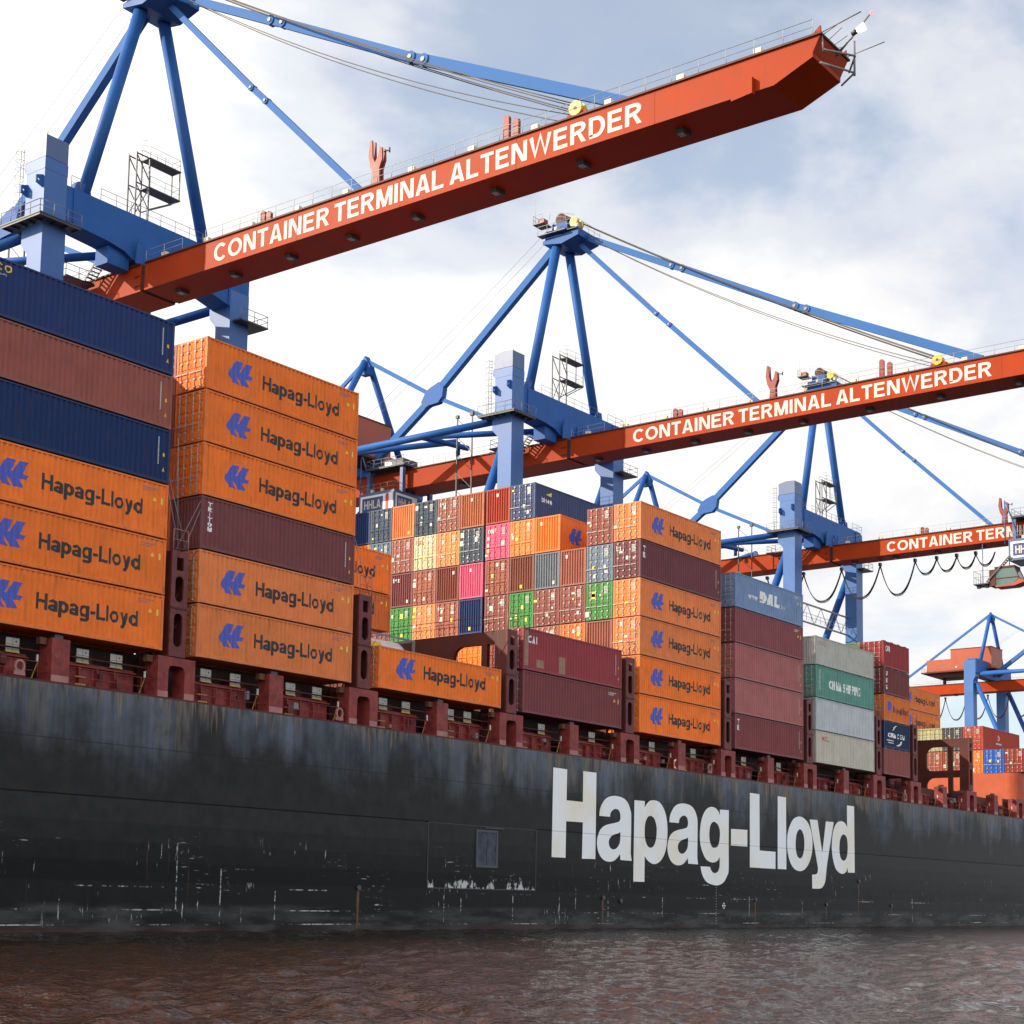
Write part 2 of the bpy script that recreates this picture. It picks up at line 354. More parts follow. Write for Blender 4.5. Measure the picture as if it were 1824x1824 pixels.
# ------------------------------------------------------------------ lettering (own sans-serif, drawn as strokes)
def arc(cx, cy, rx, ry, a0, a1, n=14):
    return [(cx + rx * math.cos(rad(a0 + (a1 - a0) * i / n)), cy + ry * math.sin(rad(a0 + (a1 - a0) * i / n))) for i in range(n + 1)]
def stroke(pts, T):
    pts = [q for i, q in enumerate(pts) if i == 0 or math.dist(q, pts[i - 1]) > 1e-4]
    m = len(pts); L, R = [], []
    for i, p in enumerate(pts):
        a = Vector(pts[max(i - 1, 0)]); b = Vector(pts[min(i + 1, m - 1)]); q = Vector(p)
        d1 = (q - a).normalized() if i > 0 else (b - q).normalized()
        d2 = (b - q).normalized() if i < m - 1 else d1
        n1 = Vector((-d1.y, d1.x)); n2 = Vector((-d2.y, d2.x)); k = (n1 + n2)
        k = k.normalized() if k.length > 1e-6 else n1
        s = T / 2 / max(.6, k.dot(n1))
        L.append(tuple(q + k * s)); R.append(tuple(q - k * s))
    return [L + R[::-1]]
def ring(cx, cy, rx, ry, T, n=28):
    return [arc(cx, cy, rx + T / 2, ry + T / 2, 0, 360 - 360 / n, n - 1), arc(cx, cy, rx - T / 2, ry - T / 2, 0, 360 - 360 / n, n - 1)]
def glyph(ch, T):
    h = T / 2; S = lambda *p: stroke(list(p), T); x = .73; D = lambda *p: [list(p)]
    bowl = lambda w: ring(w / 2, x / 2, w / 2 - h, x / 2 - h, T)
    w = .62
    if ch == 'H': return [S((h, 0), (h, 1)), S((.72 - h, 0), (.72 - h, 1)), S((T, .52), (.72 - T, .52))], .72
    if ch == 'L': return [S((h, 1), (h, h), (.58, h))], .58
    if ch == 'I': return [S((h, 0), (h, 1))], T
    if ch == 'l': return [S((h, 0), (h, 1))], T
    if ch == '-': return [S((.02, .36), (.34, .36))], .36
    if ch == '.': return [S((h, 0), (h, T))], T
    if ch == 'o': return [bowl(w)], w
    if ch == 'p': return [bowl(w), S((h, -.28), (h, x))], w
    if ch == 'b': return [bowl(w), S((h, 0), (h, 1))], w
    if ch == 'd': return [bowl(w), S((w - h, 0), (w - h, 1))], w
    if ch == 'g': return [bowl(w), stroke([(w - h, x), (w - h, -.08)] + arc(w / 2, -.08, w / 2 - h, .2 - h, 0, -160, 10), T)], w
    if ch == 'a': return [ring(.27, .21, .27 - h, .21 - h * .9, T * .95), stroke(arc(.29, .48, .27 - h, x - .48 - h, 165, 0, 10) + [(.56 - h, .1), (.56 - h, 0)], T)], .58
    if ch == 'e': return [stroke([(T * .6, .38), (w - h, .38)] + arc(w / 2, x / 2, w / 2 - h, x / 2 - h, 5, 318, 18), T)], w
    if ch == 'y': return [stroke([(h * 1.1, x), (.31, .06)], T), stroke([(.58 - h * 1.1, x), (.31, .02), (.24, -.17), (.06, -.28 + h)], T)], .58
    if ch == 't': return [stroke([(.17, .95), (.17, .12), (.24, h), (.38, h)], T), S((0, x - h), (.36, x - h))], .38
    if ch == 'x': return [S((h, 0), (.55 - h, x)), S((h, x), (.55 - h, 0))], .55
    if ch == 'w': return [stroke([(h, x), (.24, h), (.41, x), (.58, h), (.82 - h, x)], T)], .82
    if ch == 'z': return [stroke([(.03, x - h), (.48, x - h), (.06, h), (.5, h)], T)], .52
    if ch == 'i': return [S((h, 0), (h, x)), S((h, .85), (h, 1))], T
    if ch == 's': return [stroke(arc(.25, x - .2, .25 - h, .2 - h, 40, 260, 9) + arc(.25, .2, .25 - h, .2 - h, 80, -140, 9), T)], .5
    if ch == 'n': return [S((h, 0), (h, x)), stroke(arc(.29, x - .27, .29 - h, .27 - h, 170, 0, 9) + [(.58 - h, 0)], T)], .58
    if ch == 'c': return [stroke(arc(w / 2, x / 2, w / 2 - h, x / 2 - h, 45, 315, 18), T)], .56
    if ch == 'r': return [S((h, 0), (h, x)), stroke(arc(.27, x - .25, .27 - h, .25 - h, 170, 80, 6) + [(.38, x - h)], T)], .38
    if ch == 'm': return [S((h, 0), (h, x)), stroke(arc(.27, x - .25, .27 - h, .25 - h, 170, 0, 9) + [(.54 - h, 0)], T), stroke([(.54 - h, x - .25)] + arc(.70, x - .25, .25 - h, .25 - h, 170, 0, 9) + [(.95 - h, 0)], T)], .95
    if ch == 'C': return [stroke(arc(.40, .5, .40 - h, .5 - h, 42, 318, 22), T)], .76
    if ch == 'G': return [stroke(arc(.38, .5, .38 - h, .5 - h, 48, 345, 22) + [(.76 - h, .46), (.44, .46)], T)], .76
    if ch == 'O': return [ring(.42, .5, .42 - h, .5 - h, T)], .84
    if ch == 'T': return [S((0, 1 - h), (.62, 1 - h)), S((.31, 0), (.31, 1 - T))], .62
    if ch == 'E': return [S((h, 0), (h, 1)), S((T, 1 - h), (.60, 1 - h)), S((T, .52), (.56, .52)), S((T, h), (.62, h))], .64
    if ch == 'A': return [D((0, 0), (T * 1.1, 0), (.36, .86), (.72 - T * 1.1, 0), (.72, 0), (.36 + T * .62, 1), (.36 - T * .62, 1)), S((.15, .28), (.57, .28))], .72
    if ch == 'N': return [S((h, 0), (h, 1)), S((.72 - h, 0), (.72 - h, 1)), D((T * .3, 1), (T * 1.35, 1), (.72 - T * .3, 0), (.72 - T * 1.35, 0))], .72
    if ch == 'M': return [S((h, 0), (h, 1)), S((.84 - h, 0), (.84 - h, 1)), D((T * .3, 1), (T * 1.35, 1), (.42, .3), (.84 - T * 1.35, 1), (.84 - T * .3, 1), (.42 + h, 0), (.42 - h, 0))], .84
    if ch == 'R': return [S((h, 0), (h, 1)), stroke([(T, 1 - h), (.40, 1 - h)] + arc(.40, .73, .27 - h, .27 - h, 90, -90, 9) + [(T, .46 + h * .0)], T), D((.30, .46), (.46, .46), (.70, 0), (.70 - T * 1.15, 0))], .71
    if ch == 'P': return [S((h, 0), (h, 1)), stroke([(T, 1 - h), (.38, 1 - h)] + arc(.38, .71, .27 - h, .29 - h, 90, -90, 9) + [(T, .42 + h)], T)], .66
    if ch == 'D': return [stroke([(h, h), (h, 1 - h), (.32, 1 - h)] + arc(.32, .5, .38 - h, .5 - h, 80, -80, 14) + [(.32, h), (h * .2, h)], T)], .71
    if ch == 'W': return [stroke([(h * .9, 1), (.27, h * .8), (.50, 1), (.73, h * .8), (1 - h * .9, 1)], T)], 1.0
    if ch == 'S': return [stroke(arc(.33, .73, .33 - h, .27 - h, 30, 262, 11) + arc(.33, .27, .33 - h, .27 - h, 82, -150, 11), T)], .66
    if ch == 'U': return [stroke([(h, 1), (h, .3)] + arc(.35, .32, .35 - h, .32 - h, 180, 360, 12) + [(.70 - h, 1)], T)], .70
    return [], .34
def words_polys(s, T=.17, gap=.10, space=.30):
    out, x = [], 0
    for ch in s:
        if ch == ' ': x += space; continue
        items, w = glyph(ch, T)
        out += [[[(px + x, py) for px, py in l] for l in it] for it in items]
        x += w + gap
    return out, x - gap
def text_sheet(mb, s, x0, x1, z0, cap, y, T=.17, gap=.10, space=.30, fn=None):
    """writing that reads along +X from x0 to x1 on a face looking to -Y; strokes lie a hair's breadth one on another"""
    polys, w = words_polys(s, T, gap, space); k = (x1 - x0) / w
    for i, it in enumerate(polys):
        loops = [[(x0 + px * k, z0 + py * cap) for px, py in l] for l in it]
        if fn: 
            n = len(mb.v); mb.sheet(loops, 0)
            mb.v[n:] = [fn(px, pz, .0015 * (i % 4)) for px, _, pz in mb.v[n:]]
        else: mb.sheet(loops, y - .0015 * (i % 4))
    return mb
def smooth_loop(pts, k=4):
    """closed loop of (x, z, corner) points; Catmull-Rom between the points that are no corners"""
    m = len(pts); out = []
    for i in range(m):
        p0, p1, p2, p3 = (pts[(i + j) % m] for j in (-1, 0, 1, 2))
        if p1[2] and p2[2]: out.append(p1[:2]); continue
        if p1[2]: p0 = p1
        if p2[2]: p3 = p2
        for j in range(k):
            t = j / k
            out.append(tuple(.5 * (2 * p1[c] + (p2[c] - p0[c]) * t + (2 * p0[c] - 5 * p1[c] + 4 * p2[c] - p3[c]) * t * t + (3 * p1[c] - p0[c] - 3 * p2[c] + p3[c]) * t ** 3) for c in (0, 1)))
    return out

# ------------------------------------------------------------------ shipping containers
W_ = 2.44
def wave(x0, x1, n):
    """corrugation: [(x, depth)] breakpoints, depth 0 on the outer flats"""
    p = (x1 - x0) / n; pts = []
    for i in range(n):
        a = x0 + i * p
        pts += [(a, 0), (a + p * .34, 0), (a + p * .5, .058), (a + p * .84, .058)]
    return pts + [(x1, 0)]
def side_wave(L): return wave(.16, L - .16, 36 if L > 8 else 18)
def depth_at(pts, x):
    if x <= pts[0][0] or x >= pts[-1][0]: return 0
    for (a, d0), (b, d1) in zip(pts, pts[1:]):
        if a <= x <= b: return d0 + (d1 - d0) * (x - a) / (b - a)
CACHE = {}
def cached(key, make):
    if key not in CACHE: CACHE[key] = make()
    return CACHE[key]
def wall_mesh(L, H, end, flat=False):
    mb = MB(); z0, z1 = .16, H - .09
    if flat: mb.add([(.15, .03, z0), (L - .15, .03, z0), (L - .15, .03, z1), (.15, .03, z1)], [(0, 1, 2, 3)])
    else:
        pts = side_wave(L)
        mb.add([(x, .02 + d, z) for x, d in pts for z in (z0, z1)], [(2 * i, 2 * i + 2, 2 * i + 3, 2 * i + 1) for i in range(len(pts) - 1)])
    mb.add([(.15, W_ - .03, z0), (L - .15, W_ - .03, z0), (L - .15, W_ - .03, z1), (.15, W_ - .03, z1)], [(0, 3, 2, 1)])
    mb.add([(.05, .05, H - .03), (L - .05, .05, H - .03), (L - .05, W_ - .05, H - .03), (.05, W_ - .05, H - .03)], [(0, 1, 2, 3)])
    mb.add([(.05, .05, .1), (L - .05, .05, .1), (L - .05, W_ - .05, .1), (.05, W_ - .05, .1)], [(0, 3, 2, 1)])
    mb.add([(L - .04, .1, z0), (L - .04, W_ - .1, z0), (L - .04, W_ - .1, H - .1), (L - .04, .1, H - .1)], [(0, 1, 2, 3)])
    if end == 'front':
        pts = wave(.13, W_ - .13, 9)
        mb.add([(.015 + d * 1.3, y, z) for y, d in pts for z in (.12, H - .1)], [(2 * i, 2 * i + 1, 2 * i + 3, 2 * i + 2) for i in range(len(pts) - 1)])
    else:
        mb.add([(.09, .1, z0), (.09, W_ - .1, z0), (.09, W_ - .1, H - .1), (.09, .1, H - .1)], [(0, 3, 2, 1)])
    return mb.mesh('walls', fix=False)
def frame_mesh(L, H):
    mb = MB(); c = .118
    for y0, y1 in ((0, .07), (W_ - .07, W_)):
        mb.box(.15, L - .15, y0 + .004, y1 - .004, .02, .17); mb.box(.15, L - .15, y0 + .004, y1 - .004, H - .10, H - .012)
    for x0, x1 in ((0, .15), (L - .15, L)):
        mb.box(x0 + .004, x1 - .004, .15, W_ - .15, .02, .14); mb.box(x0 + .004, x1 - .004, .15, W_ - .15, H - .12, H - .012)
        for y0, y1 in ((0, .15), (W_ - .15, W_)):
            mb.box(x0 + .002, x1 - .002, y0 + .002, y1 - .002, c, H - c)
    for x0 in (-.004, L - .174):
        for y0 in (-.004, W_ - .158):
            for z0 in (0, H - c): mb.box(x0, x0 + .178, y0, y0 + .162, z0, z0 + c)
    return mb.mesh('frame')
def door_mesh(H, far):
    y0, y1 = (W_ / 2 + .012, W_ - .155) if far else (.155, W_ / 2 - .012); mb = MB(); z0, z1 = .15, H - .13
    mb.box(.03, .06, y0, y1, z0, z1)
    k = 5; s = (z1 - z0) / k
    for i in range(k):
        a, b = z0 + i * s + .04, z0 + (i + 1) * s - .10
        mb.add([(.03, y0 + .05, a), (.03, y1 - .05, a), (.03, y1 - .05, b), (.03, y0 + .05, b), (.0, y0 + .08, a + .05), (.0, y1 - .08, a + .05), (.0, y1 - .08, b - .05), (.0, y0 + .08, b - .05)],
               [(4, 7, 6, 5), (0, 4, 5, 1), (1, 5, 6, 2), (2, 6, 7, 3), (3, 7, 4, 0)])
    hy = y1 if far else y0
    for f in (.07, .35, .63, .92): mb.box(-.005, .035, hy - .03, hy + .03, z0 + (z1 - z0) * f - .07, z0 + (z1 - z0) * f + .07)
    return mb.mesh('door')
def rod_mesh(H):
    mb = MB(); mb.tube((-.035, 0, .10), (-.035, 0, H - .08), .022, 6)
    for z in (.16, .62, H * .55, H - .7, H - .18): mb.box(-.07, .002, -.055, .055, z - .05, z + .05)
    mb.box(-.075, -.05, -.02, .42, 1.0, 1.05)
    return mb.mesh('lock_rod')
def square(mb, x0, x1, z0, z1, y): mb.sheet([(x0, z0), (x1, z0), (x1, z1), (x0, z1)], y)
def conform(me, L, lift=.006):
    """lay a flat sheet of lettering onto the corrugated side"""
    pts = side_wave(L); bm = bmesh.new(); bm.from_mesh(me)
    xs = [v.co.x for v in bm.verts]; a, b = min(xs), max(xs)
    for x, _ in pts:
        if a < x < b: bmesh.ops.bisect_plane(bm, geom=bm.verts[:] + bm.edges[:] + bm.faces[:], plane_co=(x, 0, 0), plane_no=(1, 0, 0), dist=1e-5)
    for v in bm.verts: v.co.y += .02 + depth_at(pts, v.co.x) - lift
    bm.to_mesh(me); bm.free()
    return me
EMBLEM = [(2.19, 2.13), (2.73, 2.12), (2.51, 1.67), (2.41, 1.53), (2.56, 1.55), (2.69, 1.76), (2.91, 2.13), (3.45, 2.13), (3.25, 1.81), (3.13, 1.52), (3.21, 1.49), (3.47, 1.49), (3.36, 1.26), (2.95, 1.24), (3.04, 1.12), (3.19, .84), (2.59, .80), (2.44, 1.08), (2.32, 1.25), (2.24, 1.24), (2.33, 1.02), (2.49, .80), (2.03, .82), (1.78, 1.05), (1.64, 1.26), (1.81, 1.61), (2.03, 1.90)]
def line_emblem(L):
    k = 1 if L > 8 else .5
    if L > 8: return conform(MB().sheet(EMBLEM, 0).mesh('emblem', fix=False), L)
    return conform(MB().sheet(arc(1.35, 1.5, .52, .52, 0, 345, 23), 0).mesh('emblem', fix=False), L)
def line_name(L):
    if L > 8: return conform(text_sheet(MB(), 'Hapag-Lloyd', 4.23, 10.55, 1.02, .82, 0, .185, .055).mesh('lettering', fix=False), L)
    return conform(text_sheet(MB(), 'Hapag-Lloyd', 2.3, 5.7, .95, .62, 0, .185, .055).mesh('lettering', fix=False), L)
def triangle_mesh(L):
    return conform(MB().sheet([(L - .98, 1.9), (L - .78, 1.9), (L - .88, 2.12)], 0).mesh('warning_triangle', fix=False), L)
def height_mesh(L):
    return conform(MB().sheet([(L - .48, 1.78), (L - .30, 1.78), (L - .30, 2.12), (L - .48, 2.12)], 0).mesh('height_sign', fix=False), L)
def code_mesh(L, H):
    mb = MB(); z = H - .42
    for i, w in enumerate((.42, .30)):
        for j in range(7 - 2 * i): square(mb, L - 1.65 + j * .14, L - 1.65 + j * .14 + .10, z - i * .13, z - i * .13 + .09, 0)
    return conform(mb.mesh('code_lettering', fix=False), L)
def code_column(L, H):
    mb = MB()
    for j in range(15):
        square(mb, L - .82, L - .74, H - .55 - j * .1, H - .48 - j * .1, 0)
    return conform(mb.mesh('code_lettering', fix=False), L)

O_ = (.88, .205, .034); O2 = (.76, .225, .07); MR = (.215, .058, .062); BR = (.27, .08, .062); NV = (.012, .032, .115); GN = (.07, .24, .065)
OR = (.86, .27, .085); RD = (.36, .045, .022); PK = (.72, .12, .22); CR = (.62, .57, .36); GB = (.14, .19, .25); SL = (.055, .075, .11); WB = (.34, .115, .08)
def container(X, Y, Z, L, H, col, label, group, end=None, side=None, corr=True, rods='galvanized', stickers=0, marks=True):
    c = empty('shipping_container', (X, Y, Z), label, 'container', group)
    jit = 1 + random.uniform(-.07, .07); col = tuple(min(1, x * jit) for x in col)
    fcol = tuple(x * .9 for x in col)
    link('walls', cached(('wall', L, H, end, corr), lambda: wall_mesh(L, H, end, not corr)), MAT['container_paint'], c, col)
    link('frame', cached(('frame', L, H), lambda: frame_mesh(L, H)), MAT['frame_paint'], c, fcol)
    if end == 'door':
        for far in (0, 1):
            d = link('door', cached(('door', H, far), lambda: door_mesh(H, far)), MAT['container_paint'], c, col)
            for yy in ((.42, .92) if not far else (1.52, 2.02)):
                link('lock_rod', cached(('rod', H, rods), lambda: rod_mesh(H)), MAT[rods], d, col, (0, yy, 0))
        rs = random.Random(hash((X, Y, Z)) & 0xffff)
        for i in range(stickers):
            w, h = rs.choice([(.22, .30), (.30, .18), (.16, .16), (.34, .42)]); y = rs.choice([.55, 1.05, 1.62, 2.1]) + rs.uniform(-.08, .08); z = rs.uniform(.25, H - .45)
            mm = rs.choice(['off_white', 'off_white', 'off_white', 'sign_yellow'])
            s = MB(); s.add([(-.012, y, z), (-.012, y + w, z), (-.012, y + w, z + h), (-.012, y, z + h)], [(0, 3, 2, 1)]); s.build('sticker', MAT[mm], c, fix=False)
        if stickers:
            s = MB()
            for j in range(5):
                for k in range(3):
                    s.add([(-.011, .48 + k * .11, H - .42 - j * .12), (-.011, .56 + k * .11, H - .42 - j * .12), (-.011, .56 + k * .11, H - .34 - j * .12), (-.011, .48 + k * .11, H - .34 - j * .12)], [(0, 3, 2, 1)])
            s.build('code_lettering', MAT['off_white'], c, fix=False)
    if side == 'line':
        link('emblem', cached(('emb', L), lambda: line_emblem(L)), MAT['emblem_blue'], c)
        link('lettering', cached(('nm', L), lambda: line_name(L)), MAT['ink'], c)
        if L > 8:
            link('warning_triangle', cached(('tri', L), lambda: triangle_mesh(L)), MAT['sign_yellow'], c)
            link('height_sign', cached(('hs', L), lambda: height_mesh(L)), MAT['sign_yellow'], c)
            link('code_lettering', cached(('cd', L, H, 'd'), lambda: code_mesh(L, H)), MAT['maroon_pale'], c)
    elif side == 'code':
        link('code_lettering', cached(('cd', L, H), lambda: code_mesh(L, H)), MAT['off_white'], c)
        link('warning_triangle', cached(('tri', L), lambda: triangle_mesh(L)), MAT['sign_yellow'], c)
        link('height_sign', cached(('hs', L), lambda: height_mesh(L)), MAT['sign_yellow'], c)
    elif side == 'column':
        link('code_lettering', cached(('cc', L, H), lambda: code_column(L, H)), MAT['off_white'], c)
        link('warning_triangle', cached(('tri2', L), lambda: conform(MB().sheet([(L - .5, .62), (L - .28, .62), (L - .39, .84)], 0).mesh('warning_triangle', fix=False), L)), MAT['yellow'], c)
        link('height_sign', cached(('hs2', L), lambda: conform(MB().sheet([(L - .48, 1.42), (L - .30, 1.42), (L - .30, 1.60), (L - .48, 1.60)], 0).mesh('height_sign', fix=False), L)), MAT['yellow'], c)
    return c
def side_text(c, L, s, x0, x1, z0, cap, mat, T=.17, gap=.10, name='lettering', space=.3, shear=0):
    mb = text_sheet(MB(), s, x0, x1, z0, cap, 0, T, gap, space)
    if shear: mb.v = [(x + (z - z0) * shear, y, z) for x, y, z in mb.v]
    me = conform(mb.mesh(name, fix=False), L)
    return link(name, me, MAT[mat], c)
def stacked_text(c, L, s, x, w, z1, step, cap, mat, T=.2):
    mb = MB()
    for i, ch in enumerate(s):
        gw = .30 if ch == 'I' else 1
        text_sheet(mb, ch, x + w * (1 - gw) / 2, x + w * (1 + gw) / 2, z1 - step * i - cap, cap, 0, T if ch != 'I' else .9)
    return link('lettering', conform(mb.mesh('lettering', fix=False), L), MAT[mat], c)
HULL_GLYPHS = {'H':[[(90.59,11.13,1),(92.26,11.11,1),(92.23,8.94,1),(94.23,8.93,1),(94.24,11.13,1),(95.91,11.14,1),(95.88,4.94,1),(94.2,4.92,1),(94.26,7.49,1),(92.21,7.47,1),(92.19,4.92,1),(90.53,4.92,1)]],'a':[[(96.33,8.06,1),(97.72,8.06,1),(97.81,8.35,0),(98.04,8.55,0),(98.39,8.67,0),(98.81,8.62,0),(99.05,8.38,0),(99.09,8.05,0),(98.94,7.79,0),(98.41,7.65,0),(97.36,7.47,0),(96.67,7.21,0),(96.28,6.82,0),(96.09,6.37,0),(96.09,5.92,0),(96.25,5.48,0),(96.6,5.1,0),(97.12,4.86,0),(97.76,4.8,0),(98.34,4.91,0),(98.75,5.14,0),(99.1,5.41,1),(99.14,4.97,1),(100.66,4.95,1),(100.55,5.36,0),(100.52,5.75,0),(100.55,8.13,0),(100.42,8.72,0),(100.05,9.22,0),(99.45,9.52,0),(98.49,9.62,0),(97.67,9.53,0),(97.09,9.31,0),(96.64,8.9,0),(96.4,8.5,0)],[(99.11,7.01,1),(98.78,6.9,0),(98.19,6.77,0),(97.78,6.56,0),(97.59,6.26,0),(97.68,5.94,0),(97.91,5.76,0),(98.27,5.71,0),(98.68,5.85,0),(99.0,6.16,0),(99.1,6.49,0)]],'p':[[(100.96,9.46,1),(102.4,9.48,1),(102.4,8.99,1),(102.63,9.24,0),(103.12,9.54,0),(103.81,9.61,0),(104.52,9.48,0),(105.16,8.97,0),(105.53,8.24,0),(105.64,7.29,0),(105.52,6.26,0),(105.2,5.57,0),(104.57,5.01,0),(103.75,4.8,0),(103.0,4.97,0),(102.43,5.35,1),(102.42,3.44,1),(100.9,3.43,1)],[(103.2,8.41,0),(103.71,8.25,0),(104.03,7.76,0),(104.1,7.22,0),(103.98,6.61,0),(103.67,6.16,0),(103.23,6.01,0),(102.79,6.16,0),(102.48,6.62,0),(102.41,7.15,0),(102.46,7.76,0),(102.76,8.24,0)]],'g':[[(113.63,9.45,1),(115.07,9.48,1),(115.06,6.38,0),(115.05,4.65,0),(114.8,4.14,0),(114.3,3.66,0),(113.59,3.41,0),(112.81,3.37,0),(111.76,3.54,0),(111.13,3.88,0),(110.78,4.33,0),(110.61,4.82,1),(112.1,4.81,1),(112.24,4.58,0),(112.52,4.38,0),(112.94,4.34,0),(113.3,4.46,0),(113.51,4.68,0),(113.61,4.97,0),(113.6,5.65,1),(113.29,5.35,0),(112.8,5.19,0),(112.23,5.18,0),(111.53,5.37,0),(110.98,5.84,0),(110.6,6.5,0),(110.48,7.27,0),(110.59,8.05,0),(110.89,8.77,0),(111.44,9.33,0),(112.14,9.58,0),(112.84,9.55,0),(113.34,9.32,0),(113.62,8.99,1)],[(112.71,8.43,0),(113.28,8.24,0),(113.59,7.83,0),(113.64,7.4,0),(113.54,6.9,0),(113.29,6.49,0),(112.79,6.35,0),(112.37,6.42,0),(112.04,6.84,0),(111.95,7.33,0),(112.03,7.9,0),(112.29,8.27,0)]],'-':[[(115.44,7.98,1),(118.16,8.01,1),(118.15,6.63,1),(115.42,6.63,1)]],'L':[[(118.57,11.11,1),(120.23,11.1,1),(120.26,6.39,1),(123.06,6.37,1),(123.05,4.92,1),(118.58,4.94,1)]],'l':[[(123.46,11.13,1),(124.97,11.12,1),(125.02,4.93,1),(123.44,4.93,1)]],'o':[[(127.37,9.59,0),(128.38,9.47,0),(129.23,9.0,0),(129.78,8.23,0),(129.96,7.3,0),(129.76,6.34,0),(129.21,5.54,0),(128.44,5.02,0),(127.51,4.84,0),(126.51,5.01,0),(125.77,5.52,0),(125.32,6.28,0),(125.16,7.12,0),(125.28,8.04,0),(125.7,8.75,0),(126.36,9.33,0)],[(127.53,8.49,0),(127.95,8.35,0),(128.29,7.9,0),(128.4,7.24,0),(128.28,6.61,0),(127.99,6.13,0),(127.55,5.95,0),(127.1,6.1,0),(126.81,6.56,0),(126.73,7.17,0),(126.86,7.88,0),(127.16,8.32,0)]],'y':[[(129.41,9.44,1),(130.94,9.46,1),(131.86,6.57,1),(132.6,9.42,1),(134.18,9.43,1),(132.88,5.8,0),(132.47,4.2,0),(132.15,3.72,0),(131.62,3.43,0),(130.92,3.37,0),(129.88,3.38,1),(129.85,4.6,1),(130.49,4.62,0),(130.9,4.8,0),(130.99,5.2,0),(130.8,5.75,0)]],'d':[[(136.93,11.1,1),(138.43,11.1,1),(138.49,4.95,1),(137.03,4.94,1),(137.03,5.39,1),(136.69,5.02,0),(136.04,4.8,0),(135.22,4.9,0),(134.49,5.29,0),(133.96,6.16,0),(133.76,7.12,0),(133.89,8.09,0),(134.26,8.91,0),(134.91,9.43,0),(135.74,9.59,0),(136.47,9.46,0),(136.94,9.1,1)],[(136.18,8.4,0),(136.65,8.28,0),(136.92,7.97,0),(137.04,7.23,0),(136.9,6.49,0),(136.56,6.11,0),(136.11,6.0,0),(135.64,6.17,0),(135.37,6.61,0),(135.3,7.17,0),(135.44,7.83,0),(135.77,8.25,0)]]}
# ------------------------------------------------------------------ water and quay
def waves():
    rs = np.random.RandomState(3)
    xs = np.concatenate([np.arange(-4, 56, .13), np.arange(56, 100, .22), np.arange(100, 215, .45)]); ys = np.concatenate([np.arange(9, 36, .13), np.arange(36, 66.2, .26)])
    Xg, Yg = np.meshgrid(xs, ys, indexing='ij'); Zg = np.zeros_like(Xg)
    wob = 1.0 + .45 * np.sin(Xg * .19 + 1.3 * np.sin(Yg * .11)) * np.sin(Yg * .23 + 1.1 * np.sin(Xg * .07 + 2))      # gusts: patches of rougher and calmer water
    for i in range(64):
        lam = 10 ** rs.uniform(-.50, .42); a = -1.15 + rs.normal(0, .62); k = 2 * math.pi / lam
        far = np.clip((lam - .10) / (np.maximum(.13, np.hypot(Xg, Yg) * .0042)) / 2.2 - .6, 0, 1)              # waves too short for the mesh out there fade away
        Zg += far * .030 * lam / (2 * math.pi) * np.sin(k * (Xg * math.cos(a) + Yg * math.sin(a)) + rs.uniform(0, 6.28))
    Zg = Zg * wob
    edge = np.clip(np.minimum(np.minimum(Xg - xs[0], xs[-1] - Xg), Yg - ys[0]) / 3, 0, 1)
    Zg = Zg * edge
    n, m = Xg.shape
    v = np.stack([Xg, Yg, Zg], -1).reshape(-1, 3)
    i = np.arange(n - 1)[:, None] * m + np.arange(m - 1)[None]
    f = np.stack([i, i + m, i + m + 1, i + 1], -1).reshape(-1, 4)
    base = len(v); x0, x1, y0, y1 = xs[0], xs[-1], ys[0], ys[-1]
    o = [(-2000, -1500, 0), (x0, -1500, 0), (x1, -1500, 0), (3000, -1500, 0), (-2000, y0, 0), (x0, y0, 0), (x1, y0, 0), (3000, y0, 0), (-2000, y1, 0), (x0, y1, 0), (x1, y1, 0), (3000, y1, 0), (-2000, 900, 0), (x0, 900, 0), (x1, 900, 0), (3000, 900, 0)]
    q = [(0, 1, 5, 4), (1, 2, 6, 5), (2, 3, 7, 6), (4, 5, 9, 8), (6, 7, 11, 10), (8, 9, 13, 12), (9, 10, 14, 13), (10, 11, 15, 14)]
    me = bpy.data.meshes.new('water')
    me.from_pydata(v.tolist() + o, [], f.tolist() + [tuple(base + j for j in t) for t in q])
    me.polygons.foreach_set('use_smooth', [True] * len(me.polygons))
    return tag(link('water', me, MAT['river_water']), kind='structure')
waves()
tag(MB().box(-600, 1400, 110.5, 700, -6, 5).build('quay', MAT['concrete']), kind='structure')

# ------------------------------------------------------------------ the ship
D0, DECK, BASE = 65.28, 12.1, 14.62
BAY = [43.25, 57.75, 72.36, 86.95, 101.57, 116.14, 130.84]
ship = empty('container_ship', (100, 86, 0), 'long black hulled container ship with rust runs and huge white lettering along its side', 'ship')
SO = (100, 86, 0)
HULL = []
def sp(mb, name, mat, parent=ship, **k): return mb.build(name, MAT[mat], parent, (0, 0, 0) if parent in HULL else SO, **k)
HY = 65.26
mb = MB()                                    # ship side: a groove along the fender line, left out where the pilot door panel is
cuts = [-40, 77.3, 88.7, 240]; zs = [-5, 6.69, 6.775, DECK]
for x0, x1 in zip(cuts, cuts[1:]):
    for z0, z1 in zip(zs, zs[1:]):
        if z0 == 6.69 and x0 != 77.3:
            mb.add([(x0, HY, z0), (x1, HY, z0), (x1, HY + .09, z0), (x0, HY + .09, z0), (x0, HY, z1), (x1, HY, z1), (x1, HY + .09, z1), (x0, HY + .09, z1)], [(0, 1, 2, 3), (3, 2, 6, 7), (7, 6, 5, 4), (0, 3, 7, 4), (1, 5, 6, 2)])
        else: mb.add([(x0, HY, z0), (x1, HY, z0), (x1, HY, z1), (x0, HY, z1)], [(0, 1, 2, 3)])
